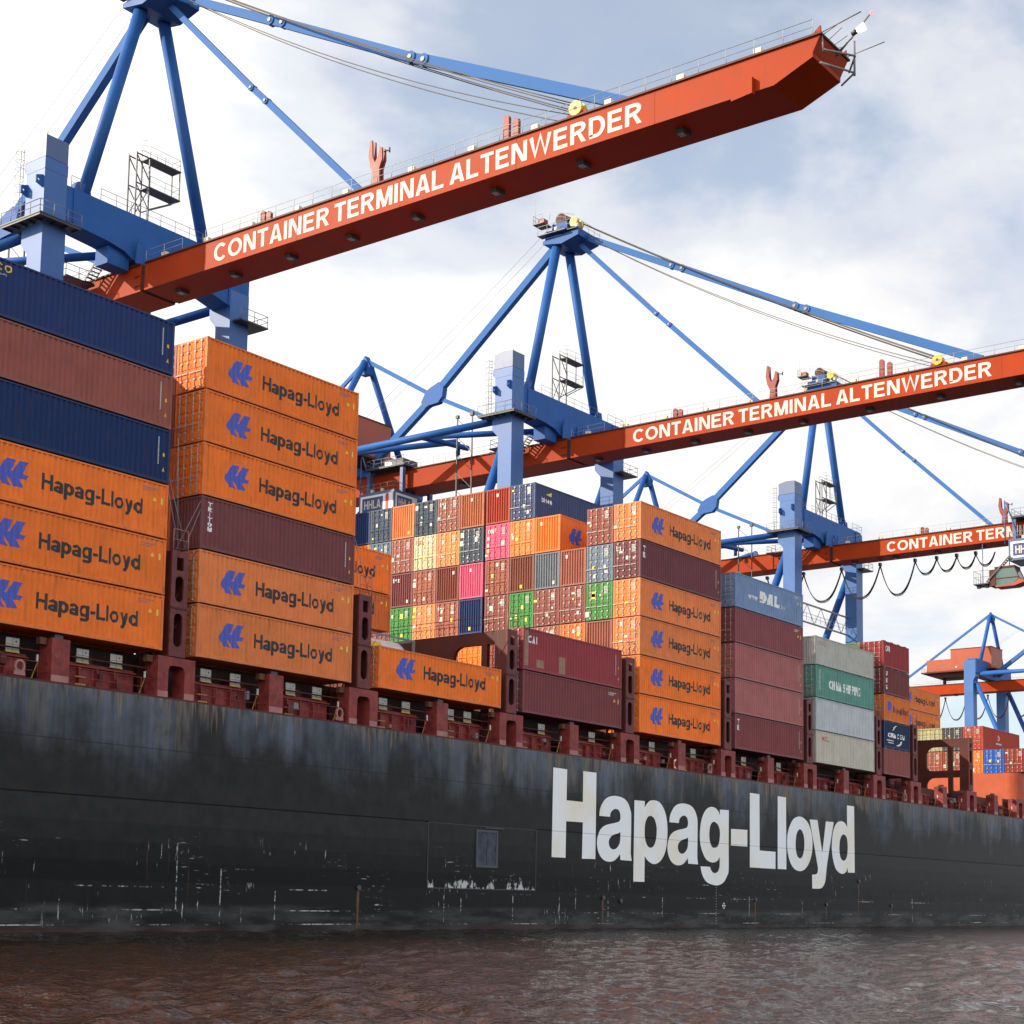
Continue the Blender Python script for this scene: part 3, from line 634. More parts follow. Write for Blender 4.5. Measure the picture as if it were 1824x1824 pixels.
mb.add([(-40, HY, DECK), (240, HY, DECK), (240, 107.8, DECK), (-40, 107.8, DECK)], [(0, 1, 2, 3)])
mb.add([(-40, 107.8, -5), (240, 107.8, -5), (240, 107.8, DECK), (-40, 107.8, DECK)], [(1, 0, 3, 2)])
for x in (-40, 240): mb.add([(x, HY, -5), (x, 107.8, -5), (x, 107.8, DECK), (x, HY, DECK)], [(0, 1, 2, 3)])
hull = mb.mesh('hull')
hull = link('hull', hull, MAT['hull_paint'], ship); hull.location = (-100, -86, 0); hull['label'] = 'weathered black ship side'; HULL.append(hull)
mb = MB()
for key, cs in HULL_GLYPHS.items():
    loops = [smooth_loop(c, 5) for c in cs]
    mb.sheet(loops, HY - .012)
    if key == 'a': mb.sheet([[(x + 9.58, z) for x, z in l] for l in loops], HY - .012)
sp(mb, 'hull_lettering', 'hull_lettering', hull, fix=False)
mb = MB()                                    # raised weld bars round the pilot door panel
mb.beam((77.3, HY - .01, 2.6), (77.3, HY - .01, 6.7), .05, .03, (0, 1, 0)).beam((88.7, HY - .01, 2.6), (88.7, HY - .01, 6.7), .05, .03, (0, 1, 0)).beam((77.3, HY - .01, 2.6), (88.7, HY - .01, 2.6), .06, .03, (0, 1, 0)).beam((77.3, HY - .01, 6.68), (88.7, HY - .01, 6.68), .03, .03, (0, 1, 0))
sp(mb, 'panel_rim', 'dark_steel', hull)
dr = sp(MB().prism([[(82.1, 4.0), (84.4, 4.0), (84.4, 6.45), (82.1, 6.45)], [(82.28, 4.16), (84.22, 4.16), (84.22, 6.3), (82.28, 6.3)]], 'y', HY - .07, HY + .0), 'pilot_door', 'dark_steel', ship)
paint('door_steel', (.06, .075, .10), .6, .35, .9, (.12, .065, .04), 1.6, .1)
for x0, x1 in ((82.28, 83.23), (83.27, 84.22)): sp(MB().box(x0, x1, HY - .03, HY - .004, 4.16, 6.3), 'door_leaf', 'door_steel', dr)
sp(MB().box(83.0, 85.0, HY - .10, HY, 6.55, 6.62), 'drip_rail', 'dark_steel', dr)
for x, z in ((71.0, 2.5), (96.9, 2.2), (99.2, 2.0), (119.5, 2.3), (132.6, 2.0), (139.3, 4.2), (146.5, 2.0)):       # overboard discharges with rust below
    s = MB().tube((x, HY - .12, z), (x, HY + .02, z), .16, 12)
    o = sp(s, 'discharge_pipe', 'dark_steel', ship)
paint('rust', (.12, .052, .026), .8, .25, .5, (.05, .03, .02), 3)
for x, z, h in ((71.0, 2.4, 2.3), (96.9, 2.1, 1.7), (119.5, 2.2, 2.1), (132.6, 1.9, 1.2), (139.3, 4.1, 3.4), (146.5, 1.9, 1.4)):
    w = .12; mb = MB().sheet([(x - w, z), (x - w * .8, z - h * .5), (x - w * .5, z - h), (x + w * .4, z - h * .96), (x + w * .9, z - h * .4), (x + w, z)], HY - .006)
    sp(mb, 'rust_run', 'rust', hull, fix=False)
mb = MB()                                    # draught marks
for i in range(14): mb.sheet([(113.04, .3 + i * .22), (113.11, .3 + i * .22), (113.11, .37 + i * .22), (113.04, .37 + i * .22)], HY - .008)
sp(mb, 'draught_marking', 'off_white', hull, fix=False)
sp(MB().sheet(ring(114.3, 1.75, .16, .22, .06), HY - .008).sheet([(114.0, 1.72), (114.6, 1.72), (114.6, 1.78), (114.0, 1.78)], HY - .0095), 'load_line_marking', 'white_paint', hull, fix=False)

# deck works
sp(MB().box(-40, 240, HY, HY + .22, DECK, DECK + .10), 'sheer_strake', 'maroon_dark')
GAPS = [(40.6, 43.2), (55.2, 57.75), (69.8, 72.35), (84.45, 87.05), (99.1, 101.63), (113.85, 116.2), (128.4, 130.9), (142.8, 145.5), (151.44, 154.05), (166.1, 168.9), (181.0, 183.6), (195.6, 198.2)]
def arch_loop(x0, x1):
    c = (x0 + x1) / 2; o = .56
    return [[(x0, DECK), (c - o, DECK), (c - o, 13.55)] + arc(c - o + .3, 13.62, .3, .3, 180, 90, 5) + arc(c + o - .3, 13.62, .3, .3, 90, 0, 5) + [(c + o, 13.55), (c + o, DECK), (x1, DECK), (x1, 14.36), (x0, 14.36)]]
def oval(cx, z0, z1, w): return arc(cx, z0 + w, w, w, 180, 360, 8) + arc(cx, z1 - w, w, w, 0, 180, 8)
for i, (x0, x1) in enumerate(GAPS):
    c = (x0 + x1) / 2
    ap = sp(MB().prism(arch_loop(x0, x1), 'y', D0, D0 + 1.0), 'arch_pillar', 'maroon')
    sp(MB().box(x0 + .04, x0 + .72, D0 - .012, D0 + .01, DECK, DECK + .42).box(x1 - .72, x1 - .04, D0 - .012, D0 + .01, DECK, DECK + .42), 'foot_plate', 'maroon_pale', ap)
    if i >= 10: continue
    t0, t1 = c - .56, c + .56
    tw = sp(MB().prism([[(t0, 14.42), (t1, 14.42), (t1, 20.1), (t0, 20.1)], oval(c, 14.95, 16.75, .30), oval(c, 17.35, 18.75, .29), [(c - .24, 19.05), (c + .24, 19.05), (c + .24, 19.75), (c - .24, 19.75)]], 'y', D0 + .03, D0 + .14), 'lashing_tower', 'tower_paint')
    sp(MB().box(t0 + .003, t0 + .10, D0 + .141, D0 + 1.1, 14.42, 20.08).box(t1 - .10, t1 - .003, D0 + .141, D0 + 1.1, 14.42, 20.08), 'side_plate', 'maroon_dark', tw)
    sp(MB().box(t0 + .101, t1 - .101, D0 + .9, D0 + 1.0, 14.42, 20.08), 'back_plate', 'deck_dark', tw)  # near-black backing stands in for the shade inside the holes
    sp(MB().box(t0 - .02, t1 + .02, D0 - .01, D0 + .09, 16.98, 17.08), 'step_plate', 'maroon_dark', tw)
    rl = MB()
    for x in (t0 + .05, t1 - .05): rl.tube((x, D0 + .05, 20.1), (x, D0 + .05, 21.25), .03, 6)
    rl.tube((t0 + .05, D0 + .05, 21.25), (t1 - .05, D0 + .05, 21.25), .03, 6).tube((t0 + .05, D0 + .05, 20.7), (t1 - .05, D0 + .05, 20.7), .025, 6)
    sp(rl, 'guard_rail', 'maroon_pale', tw)
    # the lashing bridge that runs across the ship behind the tower: plate webs with rounded openings
    loops = [[(D0 + 1.1, 12.2), (104, 12.2), (104, 20.08), (D0 + 1.1, 20.08)]]
    for z0, z1 in ((16.65, 19.25), (12.5, 15.9)):
        loops.append([(66.5, z0), (67.35, z0), (67.35, z1), (66.5, z1)])
        loops.append([(67.85, z0)] + arc(69.7, z0 + .6, .6, .6, 270, 360, 5) + arc(69.5, z1 - .8, .8, .8, 0, 90, 6) + [(67.85, z1)])
    if i not in (2, 6, 8, 10, 11): sp(MB().prism(loops, 'x', c - .16, c + .16), 'lashing_bridge', 'bridge_brown')
    if i in (3, 9):
        g = MB()
        for y in (67.2, 69.2, 71.2, 73.2): g.tube((c - .5, y, 20.1), (c - .5, y, 21.1), .02, 5)
        g.tube((c - .5, 66.4, 21.1), (c - .5, 78, 21.1), .022, 5).tube((c - .5, 66.4, 20.6), (c - .5, 78, 20.6), .018, 5)
        sp(g, 'guard_rail', 'maroon_dark')
MIDS = [49.06, 63.8, 78.5, 93.1, 107.75, 122.3, 136.9, 160.15, 174.6, 189.4]
for c in MIDS:
    pl = sp(MB().box(c - .54, c + .54, D0, D0 + .95, DECK, 14.34), 'support_pillar', 'maroon')
    sp(MB().box(c - .52, c + .52, D0 - .012, D0 + .01, DECK, DECK + .42), 'foot_plate', 'maroon_pale', pl)
    sp(MB().box(c - .25, c + .25, D0 + .2, D0 + .6, 14.34, 14.55), 'twist_foot', 'dark_steel', pl)
    if c in (49.06, 93.1, 107.75): sp(MB().sheet(ring(c - .25, 13.5, .09, .09, .03, 4), D0 - .006), 'tier_marking', 'maroon_pale', pl, fix=False)
# coaming wall, its stiffeners, ladders, notice plates, railings
edges = sorted([(a, b) for a, b in GAPS] + [(c - .54, c + .54) for c in MIDS])
for (a0, a1), (b0, b1) in zip(edges, edges[1:]):
    if b0 - a1 < 1.5: continue
    cw = sp(MB().box(a1 + .02, b0 - .55, 66.55, 66.75, DECK, 13.52), 'hatch_coaming', 'maroon')
    n = max(2, int((b0 - a1) / 1.15)); st = MB()
    for k in range(n): st.box(a1 + .3 + k * (b0 - a1 - 1.2) / n, a1 + .36 + k * (b0 - a1 - 1.2) / n, 66.30, 66.545, DECK, 13.3)
    st.box(a1 + .05, b0 - .58, 66.28, 66.545, 13.30, 13.36)
    sp(st, 'stiffener_rib', 'maroon', cw)
    rl = MB(); x = a1 + .1
    while x < b0: rl.tube((x, 65.55, DECK), (x, 65.55, 13.1), .022, 5); x += 1.55
    for z in (12.62, 13.08): rl.tube((a1, 65.55, z), (b0, 65.55, z), .022, 5)
    sp(rl, 'guard_rail', 'maroon')
    ld = MB()
    for z in (12.35, 12.72): ld.box(a1 + 1.1, a1 + 1.75, 66.2, 66.26, z, z + .07)
    sp(ld, 'step_rung', 'ochre', cw)
    ds = MB().beam((b0 - .75, 65.9, DECK), (b0 - .35, 65.9, 13.1), .05, .04)
    sp(ds, 'brace', 'ochre')
for x in (47.06, 51.24, 53.38, 59.52, 61.7, 66.03, 68.22, 74.06, 76.23, 80.6, 82.41, 90.7, 96.94, 105.14, 111.32, 119.58, 125.82):
    w = .38; s = sp(MB().box(x - w, x + w, 66.40, 66.44, 13.56, 14.22), 'notice_plate', 'off_white')
    sp(MB().box(x - w - .02, x + w + .02, 66.36, 66.46, 13.50, 13.55), 'plate_ledge', 'yellow', s)
    k = MB().sheet([(x - .01, 13.57), (x + .01, 13.57), (x + .01, 14.21), (x - .01, 14.21)], 66.396).sheet([(x - w, 13.88), (x + w, 13.88), (x + w, 13.9), (x - w, 13.9)], 66.395).sheet(arc(x + .19, 14.05, .05, .05, 0, 330, 11), 66.396)
    sp(k, 'notice_marking', 'dark_steel', s, fix=False)
for x in (46.85, 69.2, 112.4, 150.6): 
    sp(MB().prism(ring(x, 12.72, .25, .30, .11, 20), 'y', 65.42, 65.54).box(x - .31, x + .31, 65.43, 65.53, 12.3, 12.5), 'fairlead', 'maroon_pale')
sp(MB().box(-20, 151.6, 67.5, 67.6, DECK, 14.6), 'shade_backing', 'deck_dark')  # dark sheet closes the see-through gap, in place of shade under the stacks
sp(MB().box(151.7, 183, 67.5, 67.6, DECK, 13.6), 'shade_backing', 'deck_dark')
for x0, x1 in GAPS: sp(MB().box(x0 + .05, x1 - .05, 66.9, 67.0, DECK, 14.4), 'arch_shade_back', 'maroon_dark')  # added dark panels stand in for the shade inside the arches
rs = random.Random(5)
pp = MB()
sp(MB().tube((40, 66.15, 13.72), (151, 66.15, 13.72), .05, 6), 'deck_pipe', 'maroon_dark')
for (a0, a1), (b0, b1) in zip(edges, edges[1:]):
    if b0 - a1 < 1.5: continue
    for k in range(2):
        x = rs.uniform(a1 + .5, b0 - .8); w = rs.uniform(.18, .4); z = rs.uniform(12.3, 13.0)
        sp(MB().box(x, x + w, 66.1, 66.3, z, z + rs.uniform(.2, .5)), 'junction_box', rs.choice(('maroon_dark', 'rail_grey', 'maroon_pale', 'tower_paint')))
    x = rs.uniform(a1 + .8, b0 - 1.2)
    sp(MB().prism([(x, 13.55), (x + 1.3, 13.55), (x + 1.15, 14.0), (x + .2, 14.0)], 'y', 66.9, 67.3), 'vent_cowl', 'maroon_dark')
    sp(MB().box(b0 - .6, b0 - .52, 65.6, 65.68, 13.1, 13.45), 'deck_lamp', 'off_white')
    sp(MB().box(b0 - .5, b0 - .1, D0 + .3, D0 + .6, 14.0, 14.34), 'lashing_socket', 'rust')
# hatch covers under the stacks
for x0 in BAY + [154.9, 169.5]: sp(MB().box(x0 + .1, x0 + 12.1, 67.9, 105, DECK, 14.35), 'hatch_cover', 'maroon_dark')
sp(MB().box(145.4, 151.3, 67.9, 105, DECK, 14.35), 'hatch_cover', 'maroon_dark')
# life rings hang on the rail
for x, lab in ((107.15, 'orange and white life ring on the deck rail beside a maroon pillar'),):
    o = empty('life_ring', (x, 65.45, 12.62), lab, 'life ring')
    rg = MB(); pts = arc(0, 0, .26, .36, 0, 360, 24); rg.path([(p[0], 0, p[1]) for p in pts], .075, 8); rg.build('ring_body', MAT['life_orange'], o)
    for a in (45, 135, 225, 315):
        q = arc(0, 0, .26, .36, a - 14, a + 14, 4); MB().path([(p[0], -.004, p[1]) for p in q], .082, 8).build('ring_band', MAT['white_paint'], o)
# orange deckhouse that carries the farther stacks
lp = [(183.4, 104), (183.4, 67.4)] + arc(184.9, 67.2, 1.5, 1.5, 180, 270, 8) + [(196.5, 65.7), (196.5, 104)]
dh = sp(MB().prism(lp, 'z', DECK, 17.55), 'deckhouse', 'house_orange'); dh['label'] = 'orange deckhouse wall with a rounded corner'
sp(MB().box(183.35, 183.39, 72.6, 75.4, DECK, 15.2), 'doorway', 'deck_dark', dh)
sp(MB().box(183.36, 183.395, 66.9, 67.5, 13.0, 14.4), 'vent', 'deck_dark', dh)
g = MB()
for y in (68.6, 69.6, 70.6, 71.6): g.tube((182.4, y, DECK), (182.4, y, 13.3), .03, 5)
for z in (12.7, 13.3): g.tube((182.4, 68.4, z), (182.4, 72, z), .03, 5)
sp(g, 'guard_rail', 'maroon')
wn = sp(MB().box(183.9, 186.5, 65.9, 66.9, DECK, 12.5), 'winch_bed', 'dark_steel')
sp(MB().tube((184.2, 66.3, 12.9), (186.2, 66.3, 12.9), .42, 14), 'winch_drum', 'off_white', wn)
for g0, g1 in GAPS[1:8]:                       # short rods from the tower feet up to the container corners
    for s_, xa, xb in ((1, g0 + .55, g1 + .02), (-1, g1 - .55, g0 - .02)):
        for zt in (17.5, 20.4):
            sp(MB().tube((xa, D0 + 1.15, 14.5), (xb, D0 + .35, zt), .022, 5), 'lashing_rod', 'rope_brown')
# lashing rods crossing in the first gap
for (a, b) in (((56.2, 20.2), (57.9, 23.4)), ((56.4, 20.2), (55.4, 23.4)), ((56.7, 20.2), (58.0, 23.2)), ((56.9, 20.2), (55.5, 23.9)), ((56.3, 20.2), (56.0, 26.2))):
    sp(MB().tube((a[0], D0 + .10, a[1]), (b[0], D0 + .06, b[1]), .022, 5), 'lashing_rod', 'rail_grey')
for (a, b) in (((70.9, 20.2), (72.3, 22.6)), ((71.4, 20.2), (70.0, 23.4)), ((100.1, 20.2), (101.5, 23.4)), ((100.6, 20.2), (101.55, 22.9)), ((100.3, 20.2), (99.9, 22.8))):
    sp(MB().tube((a[0], D0 + .10, a[1]), (b[0], D0 + .06, b[1]), .022, 5), 'lashing_rod', 'rail_grey')

# ------------------------------------------------------------------ cargo
P6 = 2.965; H9, H8 = 2.905, 2.60
ORD = ['lowest', 'second', 'third', 'fourth', 'fifth', 'topmost']
def at(b, row, tier, pitch=P6): return (BAY[b], D0 + 2.51 * row + (.2 if row >= 6 else 0), BASE + pitch * tier)
L40 = 12.19
def stack(b, items, place, group, end=None, pitch=P6):
    z = BASE; out = []; n = len(items)
    for i, (H, col, side, desc, en) in enumerate(items):
        word = ['lowest', 'second from bottom', 'third from bottom', 'fourth from bottom', 'second from top', 'topmost'][i] if n == 6 else None
        if n == 5: word = ['lowest', 'second from bottom', 'middle one', 'second from top', 'topmost'][i]
        if n == 4: word = ['lowest', 'second from bottom', 'second from top', 'topmost'][i]
        if n == 2: word = ['lower', 'upper'][i]
        out.append(container(BAY[b], D0, z, L40, H, col, f'{desc}, {word} of {place}', group, en, side, stickers=3 if en == 'door' and b == 4 else 0)); z += H + .06
    return out
# first stack, cut by the frame on the left
s1 = stack(0, [(H9, O_, 'line', 'orange container with blue emblem', None), (H9, O_, 'line', 'orange container with blue emblem', None), (H9, O_, 'line', 'orange container with blue emblem', None),
          (H9, NV, 'column', 'navy container with small white code', None), (H9, (.30, .095, .072), 'column', 'dusty brownish red container', None), (H9, (.020, .040, .145), 'column', 'navy container with yellow writing', None)], 'the leftmost stack', 'outer containers on the ship')
side_text(s1[5], L40, 'SEACO', -.15, 1.95, 2.28, .36, 'yellow', .2)
side_text(s1[5], L40, 'a container company', .05, 1.7, 2.08, .09, 'off_white', .16, name='small_lettering')
# second stack
s2 = stack(1, [(H9, O2, 'line', 'faded orange container with blue emblem', 'door'), (H9, O2, 'line', 'faded orange container with blue emblem', 'door'), (H9, (.20, .062, .064), 'column', 'dark maroon container with white stacked letters', 'front'),
          (H9, O_, 'line', 'bright orange container with blue emblem', 'door'), (H9, O_, 'line', 'bright orange container with blue emblem', 'door'), (H9, O_, 'line', 'bright orange container with blue emblem', 'door')], 'the second tall stack', 'outer containers on the ship')
stacked_text(s2[2], L40, 'TRITON', .50, .32, 2.62, .275, .24, 'white_paint', .24)
# single orange one in the low third bay
container(BAY[2], D0, BASE, L40, H8, O_, 'single orange container alone in its low bay, tank container behind it', 'outer containers on the ship', 'door', 'line')
# third bay, further in: two orange ones and a tank container
z4 = 26.2 - H9
container(BAY[2], D0 + 10.05, z4, L40, H9, O_, 'orange container half hidden behind the second tall stack, upper of two', 'inner containers of the low bay', None, 'line')
container(BAY[2], D0 + 10.05, z4 - .06 - H8, L40, H8, (.66, .16, .035), 'orange container half hidden behind the second tall stack, lower of two', 'inner containers of the low bay', None, 'line')
def tank_container(X, Y, Z, label, group, tank='tank_white'):
    c = empty('tank_container', (X, Y, Z), label, 'tank container', group); L, H = 6.06, 2.59
    f = MB()
    for x in (0, L - .16):
        for y in (0, W_ - .16): f.box(x, x + .16, y, y + .16, 0, H)
        f.box(x + .01, x + .15, .16, W_ - .16, .02, .16).box(x + .01, x + .15, .16, W_ - .16, H - .16, H - .01)
    for y in (.01, W_ - .15): f.box(.16, L - .16, y, y + .14, .01, .16); f.box(.16, L - .16, y, y + .1, H - .13, H - .01)
    f.build('tank_frame', MAT['rail_grey'], c)
    pts = [(.35, .35), (.45, .75), (.65, .98), (.95, 1.1), (L - .95, 1.1), (L - .65, .98), (L - .45, .75), (L - .35, .35)]; n = 28
    m = MB(); m.add([(x, W_ / 2 + r * math.cos(2 * math.pi * k / n), 1.3 + r * math.sin(2 * math.pi * k / n)) for x, r in pts for k in range(n)],
          [(i * n + k, i * n + (k + 1) % n, (i + 1) * n + (k + 1) % n, (i + 1) * n + k) for i in range(len(pts) - 1) for k in range(n)] + [tuple(range(n))[::-1], tuple(range((len(pts) - 1) * n, len(pts) * n))], True)
    tk = m.build('tank', MAT[tank], c)
    b = MB(); r = 1.108
    for k in range(6):
        a0, a1 = rad(196 - k * 10), rad(186 - k * 10)
        b.add([(1.2, W_ / 2 + r * math.cos(a0), 1.3 + r * math.sin(a0)), (2.9, W_ / 2 + r * math.cos(a0), 1.3 + r * math.sin(a0)), (2.9, W_ / 2 + r * math.cos(a1), 1.3 + r * math.sin(a1)), (1.2, W_ / 2 + r * math.cos(a1), 1.3 + r * math.sin(a1))], [(0, 1, 2, 3)])
    b.build('name_plate', MAT['yellow'], tk, fix=False)
    return c
tank_container(78.45, 72.9, 17.25, 'white tank container with yellow name plate behind the single orange container', 'tank containers on deck')
# fourth bay: two maroon ones
s4 = stack(3, [(H9, MR, 'code', 'dark maroon container', 'door'), (H9, (.30, .050, .062), 'column', 'pinkish red container with rubbed patches', 'door')], 'the two high maroon stack', 'outer containers on the ship')
side_text(s4[1], L40, 'CAI', .62, 1.60, 1.9, .50, 'white_paint', .2)
paint('patch_tan', (.30, .20, .13), .7, .15, .4, (.18, .08, .06), 2)
for q in ((.17, .6, .3, 2.72), (1.55, 2.45, .30, .85), (4.2, 5.05, .2, 1.38)):
    pt = MB(); square(pt, *q, 0); link('rubbed_patch', conform(pt.mesh('rubbed_patch', fix=False), L40), MAT['patch_tan'], s4[1])
# fifth bay: six high corner stack and the sunlit wall of container ends behind it
s5 = stack(4, [(H9, O_, 'line', 'orange container with blue emblem', 'door'), (H9, O_, 'line', 'orange container with blue emblem', 'door'), (H9, O2, 'line', 'faded orange container with yellow stickers', 'door'), (H9, O2, 'line', 'faded orange container with blue emblem', 'door'),
          (H9, (.175, .055, .065), 'column', 'dark maroon container', 'door'), (H9, O2, 'line', 'orange container with blue emblem', 'door')], 'the sunlit wall corner stack', 'outer containers on the ship')
stacked_text(s5[4], L40, 'TEX', .45, .34, 2.5, .50, .42, 'white_paint', .24)
def door_text(c, s, y0, y1, z0, cap, mat='off_white', T=.2):
    mb = text_sheet(MB(), s, 0, 1, z0, cap, 0, T, fn=lambda u, z, d: (-.014 - d, y1 + (y0 - y1) * u, z)); mb.build('lettering', MAT[mat], c, fix=False)
door_text(s5[4], 'tex', .35 + 1.4, 2.2, 2.2, .42)
# the wall: columns count inward from the corner stack, levels count down from the very top
WALL = [  # column: {level: (colour, word, door?)}
    {1: (BR, 'brown', 1), 2: (GB, 'grey blue', 1), 3: (GN, 'green', 1), 4: (WB, 'reddish brown', 0)},
    {2: (WB, 'reddish brown', 0), 3: (BR, 'brown', 1), 4: ((.74, .17, .03), 'orange', 1)},
    {1: (O_, 'orange', 0), 2: ((.17, .19, .22), 'grey', 0), 3: (BR, 'brown', 1), 4: (WB, 'reddish brown', 1)},
    {0: ((.05, .075, .17), 'navy blue', 1), 1: (OR, 'orange', 1), 2: ((.22, .07, .045), 'brown', 0), 3: (GN, 'green', 1)},
    {0: (RD, 'brick red', 0), 1: (PK, 'pink', 1), 2: (WB, 'brown', 1), 3: (BR, 'brown', 1)},
    {0: ((.42, .13, .06), 'orange brown', 0), 1: (SL, 'slate grey', 1), 2: (PK, 'pink', 0), 3: (NV, 'navy blue', 0)},
    {0: (WB, 'brown', 1), 1: (OR, 'orange', 1), 2: ((.23, .06, .04), 'brown', 0), 3: (WB, 'brown', 1)},
    {0: (SL, 'slate grey', 1), 1: (CR, 'cream', 1), 2: (WB, 'brown', 1), 3: (OR, 'orange', 1)},
    {0: ((.72, .23, .08), 'orange', 0), 1: (WB, 'brown', 1), 2: (MR, 'maroon', 0), 3: (GN, 'green', 1)},
    {0: ((.06, .085, .13), 'slate grey', 1), 1: (GB, 'grey blue', 1), 2: (BR, 'brown', 1), 3: (BR, 'brown', 1)},
    {0: (NV, 'navy blue', 0), 1: (O_, 'orange', 1), 2: (BR, 'brown', 1), 3: (BR, 'brown', 1)},
]
TEXT_ON = {(4, 0): None}
NTH = ['first', 'second', 'third', 'fourth', 'fifth', 'sixth', 'seventh', 'eighth', 'ninth', 'tenth', 'eleventh']
LEVEL = ['top level', 'second level down', 'third level down', 'fourth level down', 'fifth level down']
WZ = [32.37, 29.41, 26.45, 23.50, 20.53]
for ci, colm in enumerate(WALL):
    row = ci + 1
    for lv, (col, word, door) in colm.items():
        y = D0 + 2.51 * row + (.18 if row >= 6 else 0)
        lab = f'{word} container, {"doors" if door else "ribbed end"} showing, {LEVEL[lv]}, {NTH[ci]} column in from sunlit corner'
        c = container(BAY[4], y, WZ[lv], L40, H9, col, lab, 'container ends of the sunlit wall', 'door' if door else 'front', None, lv < 2 and ci < 4, 'galvanized' if random.random() < .6 else 'container_paint', random.randint(3, 5) if door else 0)
        if (ci, lv) == (2, 1):
            link('emblem', conform(MB().sheet([(x - .35, z) for x, z in EMBLEM], 0).mesh('emblem', fix=False), L40), MAT['emblem_blue'], c)
            link('lettering', cached(('nm', L40), lambda: line_name(L40)), MAT['ink'], c)
        if (ci, lv) == (3, 0):
            side_text(c, L40, 'bison', .95, 2.4, 1.5, .42, 'white_paint', .2)
            link('swoosh', conform(MB().sheet([(1.55, 2.2), (1.9, 2.32), (2.35, 2.5), (2.35, 2.12), (1.9, 2.16)], 0).mesh('swoosh', fix=False), L40), MAT['sign_yellow'], c)
        if not door:
            s = MB(); yy = random.choice((.5, 1.2, 1.75)); zz = random.choice((.3, 2.2)); s.add([(.008, yy, zz), (.008, yy + .2, zz), (.008, yy + .2, zz + .28), (.008, yy, zz + .28)], [(0, 3, 2, 1)])
            s.build('sticker', MAT[random.choice(['sign_yellow', 'off_white'])], c, fix=False)
        if (ci, lv) in ((8, 2), (6, 3), (6, 0)): door_text(c, 'tex', 1.45, 2.2, 2.15, .42)
        if (ci, lv) == (4, 1): door_text(c, 'ONE', 1.35, 2.2, 2.15, .40)
        if (ci, lv) == (7, 1): door_text(c, 'OOCL', 1.45, 2.2, 2.2, .34, 'red_mark')
def plain(b, row, tier, col, H=H9, X=None, z0=BASE, L=L40):
    if row == 1 and X is None: z0 -= {0: 1.05, 6: .95}.get(b, 0)  # first hidden row lowered here to shape the shadow on the next bay's end
    return container(BAY[b] if X is None else X, D0 + 2.51 * row + (.18 if row >= 6 else 0), z0 + P6 * tier, L, H, col, 'unseen rust red container added low in the stacks behind the outer row', 'containers hidden behind the outer row', 'door', None, False, 'container_paint')
for b, rows, tiers in ((0, (1, 2), 6), (1, (1,), 6), (2, (1, 2), 1), (4, (1, 2, 3), 2)):  # unseen rows, put in mainly to keep sun off the next bay's ends
    for r in rows:
        for k in range(tiers): plain(b, r, k, random.choice((BR, WB, O_, (.2, .055, .04))))
container(BAY[4], D0 + 2.51 * 4, WZ[4], L40, H9, (.40, .15, .10), 'brown ribbed container end low behind the opening of the lashing bridge', 'container ends of the sunlit wall', 'front', None, False)
for r in range(4, 12):                                    # what carries the rest of the wall
    for k in range(2 if r == 4 else 3): plain(4, r, k, random.choice((BR, WB, O_)))
# sixth bay
s6 = stack(5, [(H9, MR, 'column', 'maroon container', 'door'), (H9, (.40, .145, .14), 'column', 'dusty rose brown container', 'door'), (H9, (.37, .13, .125), 'column', 'dusty rose brown container', 'door'), (H9, (.25, .075, .085), 'code', 'maroon container', 'door'), (H9, (.19, .285, .47), 'code', 'light blue container with white name', 'door')], 'the light blue topped stack', 'outer containers on the ship')
stacked_text(s6[0], L40, 'TEX', .45, .34, 2.5, .50, .42, 'white_paint', .24)
side_text(s6[4], L40, 'www.', 2.35, 4.0, 1.02, .48, 'white_paint', .22, .06)
side_text(s6[4], L40, 'DAL', 4.25, 7.75, 1.0, .98, 'white_paint', .30, .04, shear=.12)
side_text(s6[4], L40, '.biz', 7.95, 8.9, 1.0, .42, 'off_white', .16)
for r in (1, 2):  # unseen rows added to shade the ends of the seventh bay
    for k in range(4): plain(5, r, k, random.choice((BR, MR)))
# seventh bay
GC = (.44, .44, .385)
s7 = stack(6, [(H9, (.58, .56, .47), None, 'pale cream grey container with small red writing', None), (H9, (.53, .57, .60), None, 'pale blue grey container', None), (H9, (.13, .33, .27), None, 'sea green container with white writing', 'door'), (H8, (.50, .50, .455), None, 'pale grey container with faint red writing', 'front')], 'the pale grey and green stack', 'outer containers on the ship')
side_text(s7[0], L40, 'OOCL', 1.15, 2.55, 2.05, .40, 'red_mark', .2)
side_text(s7[3], L40, 'OOCL', .55, 2.2, 1.85, .34, 'maroon_pale', .14)
side_text(s7[2], L40, 'CHINA SHIPPING', 2.7, 9.3, .98, .82, 'white_paint', .22, .12, space=.45)
cu = bpy.data.curves.new('cjk', 'FONT'); cu.body = '中\n国\n海\n运'; cu.size = .5; cu.space_line = .95; cu.resolution_u = 2
tmp = bpy.data.objects.new('cjk', cu); COL.objects.link(tmp)
dg = bpy.context.evaluated_depsgraph_get(); me = bpy.data.meshes.new_from_object(tmp.evaluated_get(dg)); bpy.data.objects.remove(tmp); bpy.data.curves.remove(cu)
me.name = 'lettering'; me.transform(Matrix.Rotation(rad(90), 4, 'X')); me.transform(Matrix.Translation((.55, 0, 2.15)))
link('lettering', conform(me, L40), MAT['off_white'], s7[2])
for r in (1, 2):  # unseen rows added to cast the shadow on the short stack
    for k in range(4): plain(6, r, k, random.choice((BR, MR)))
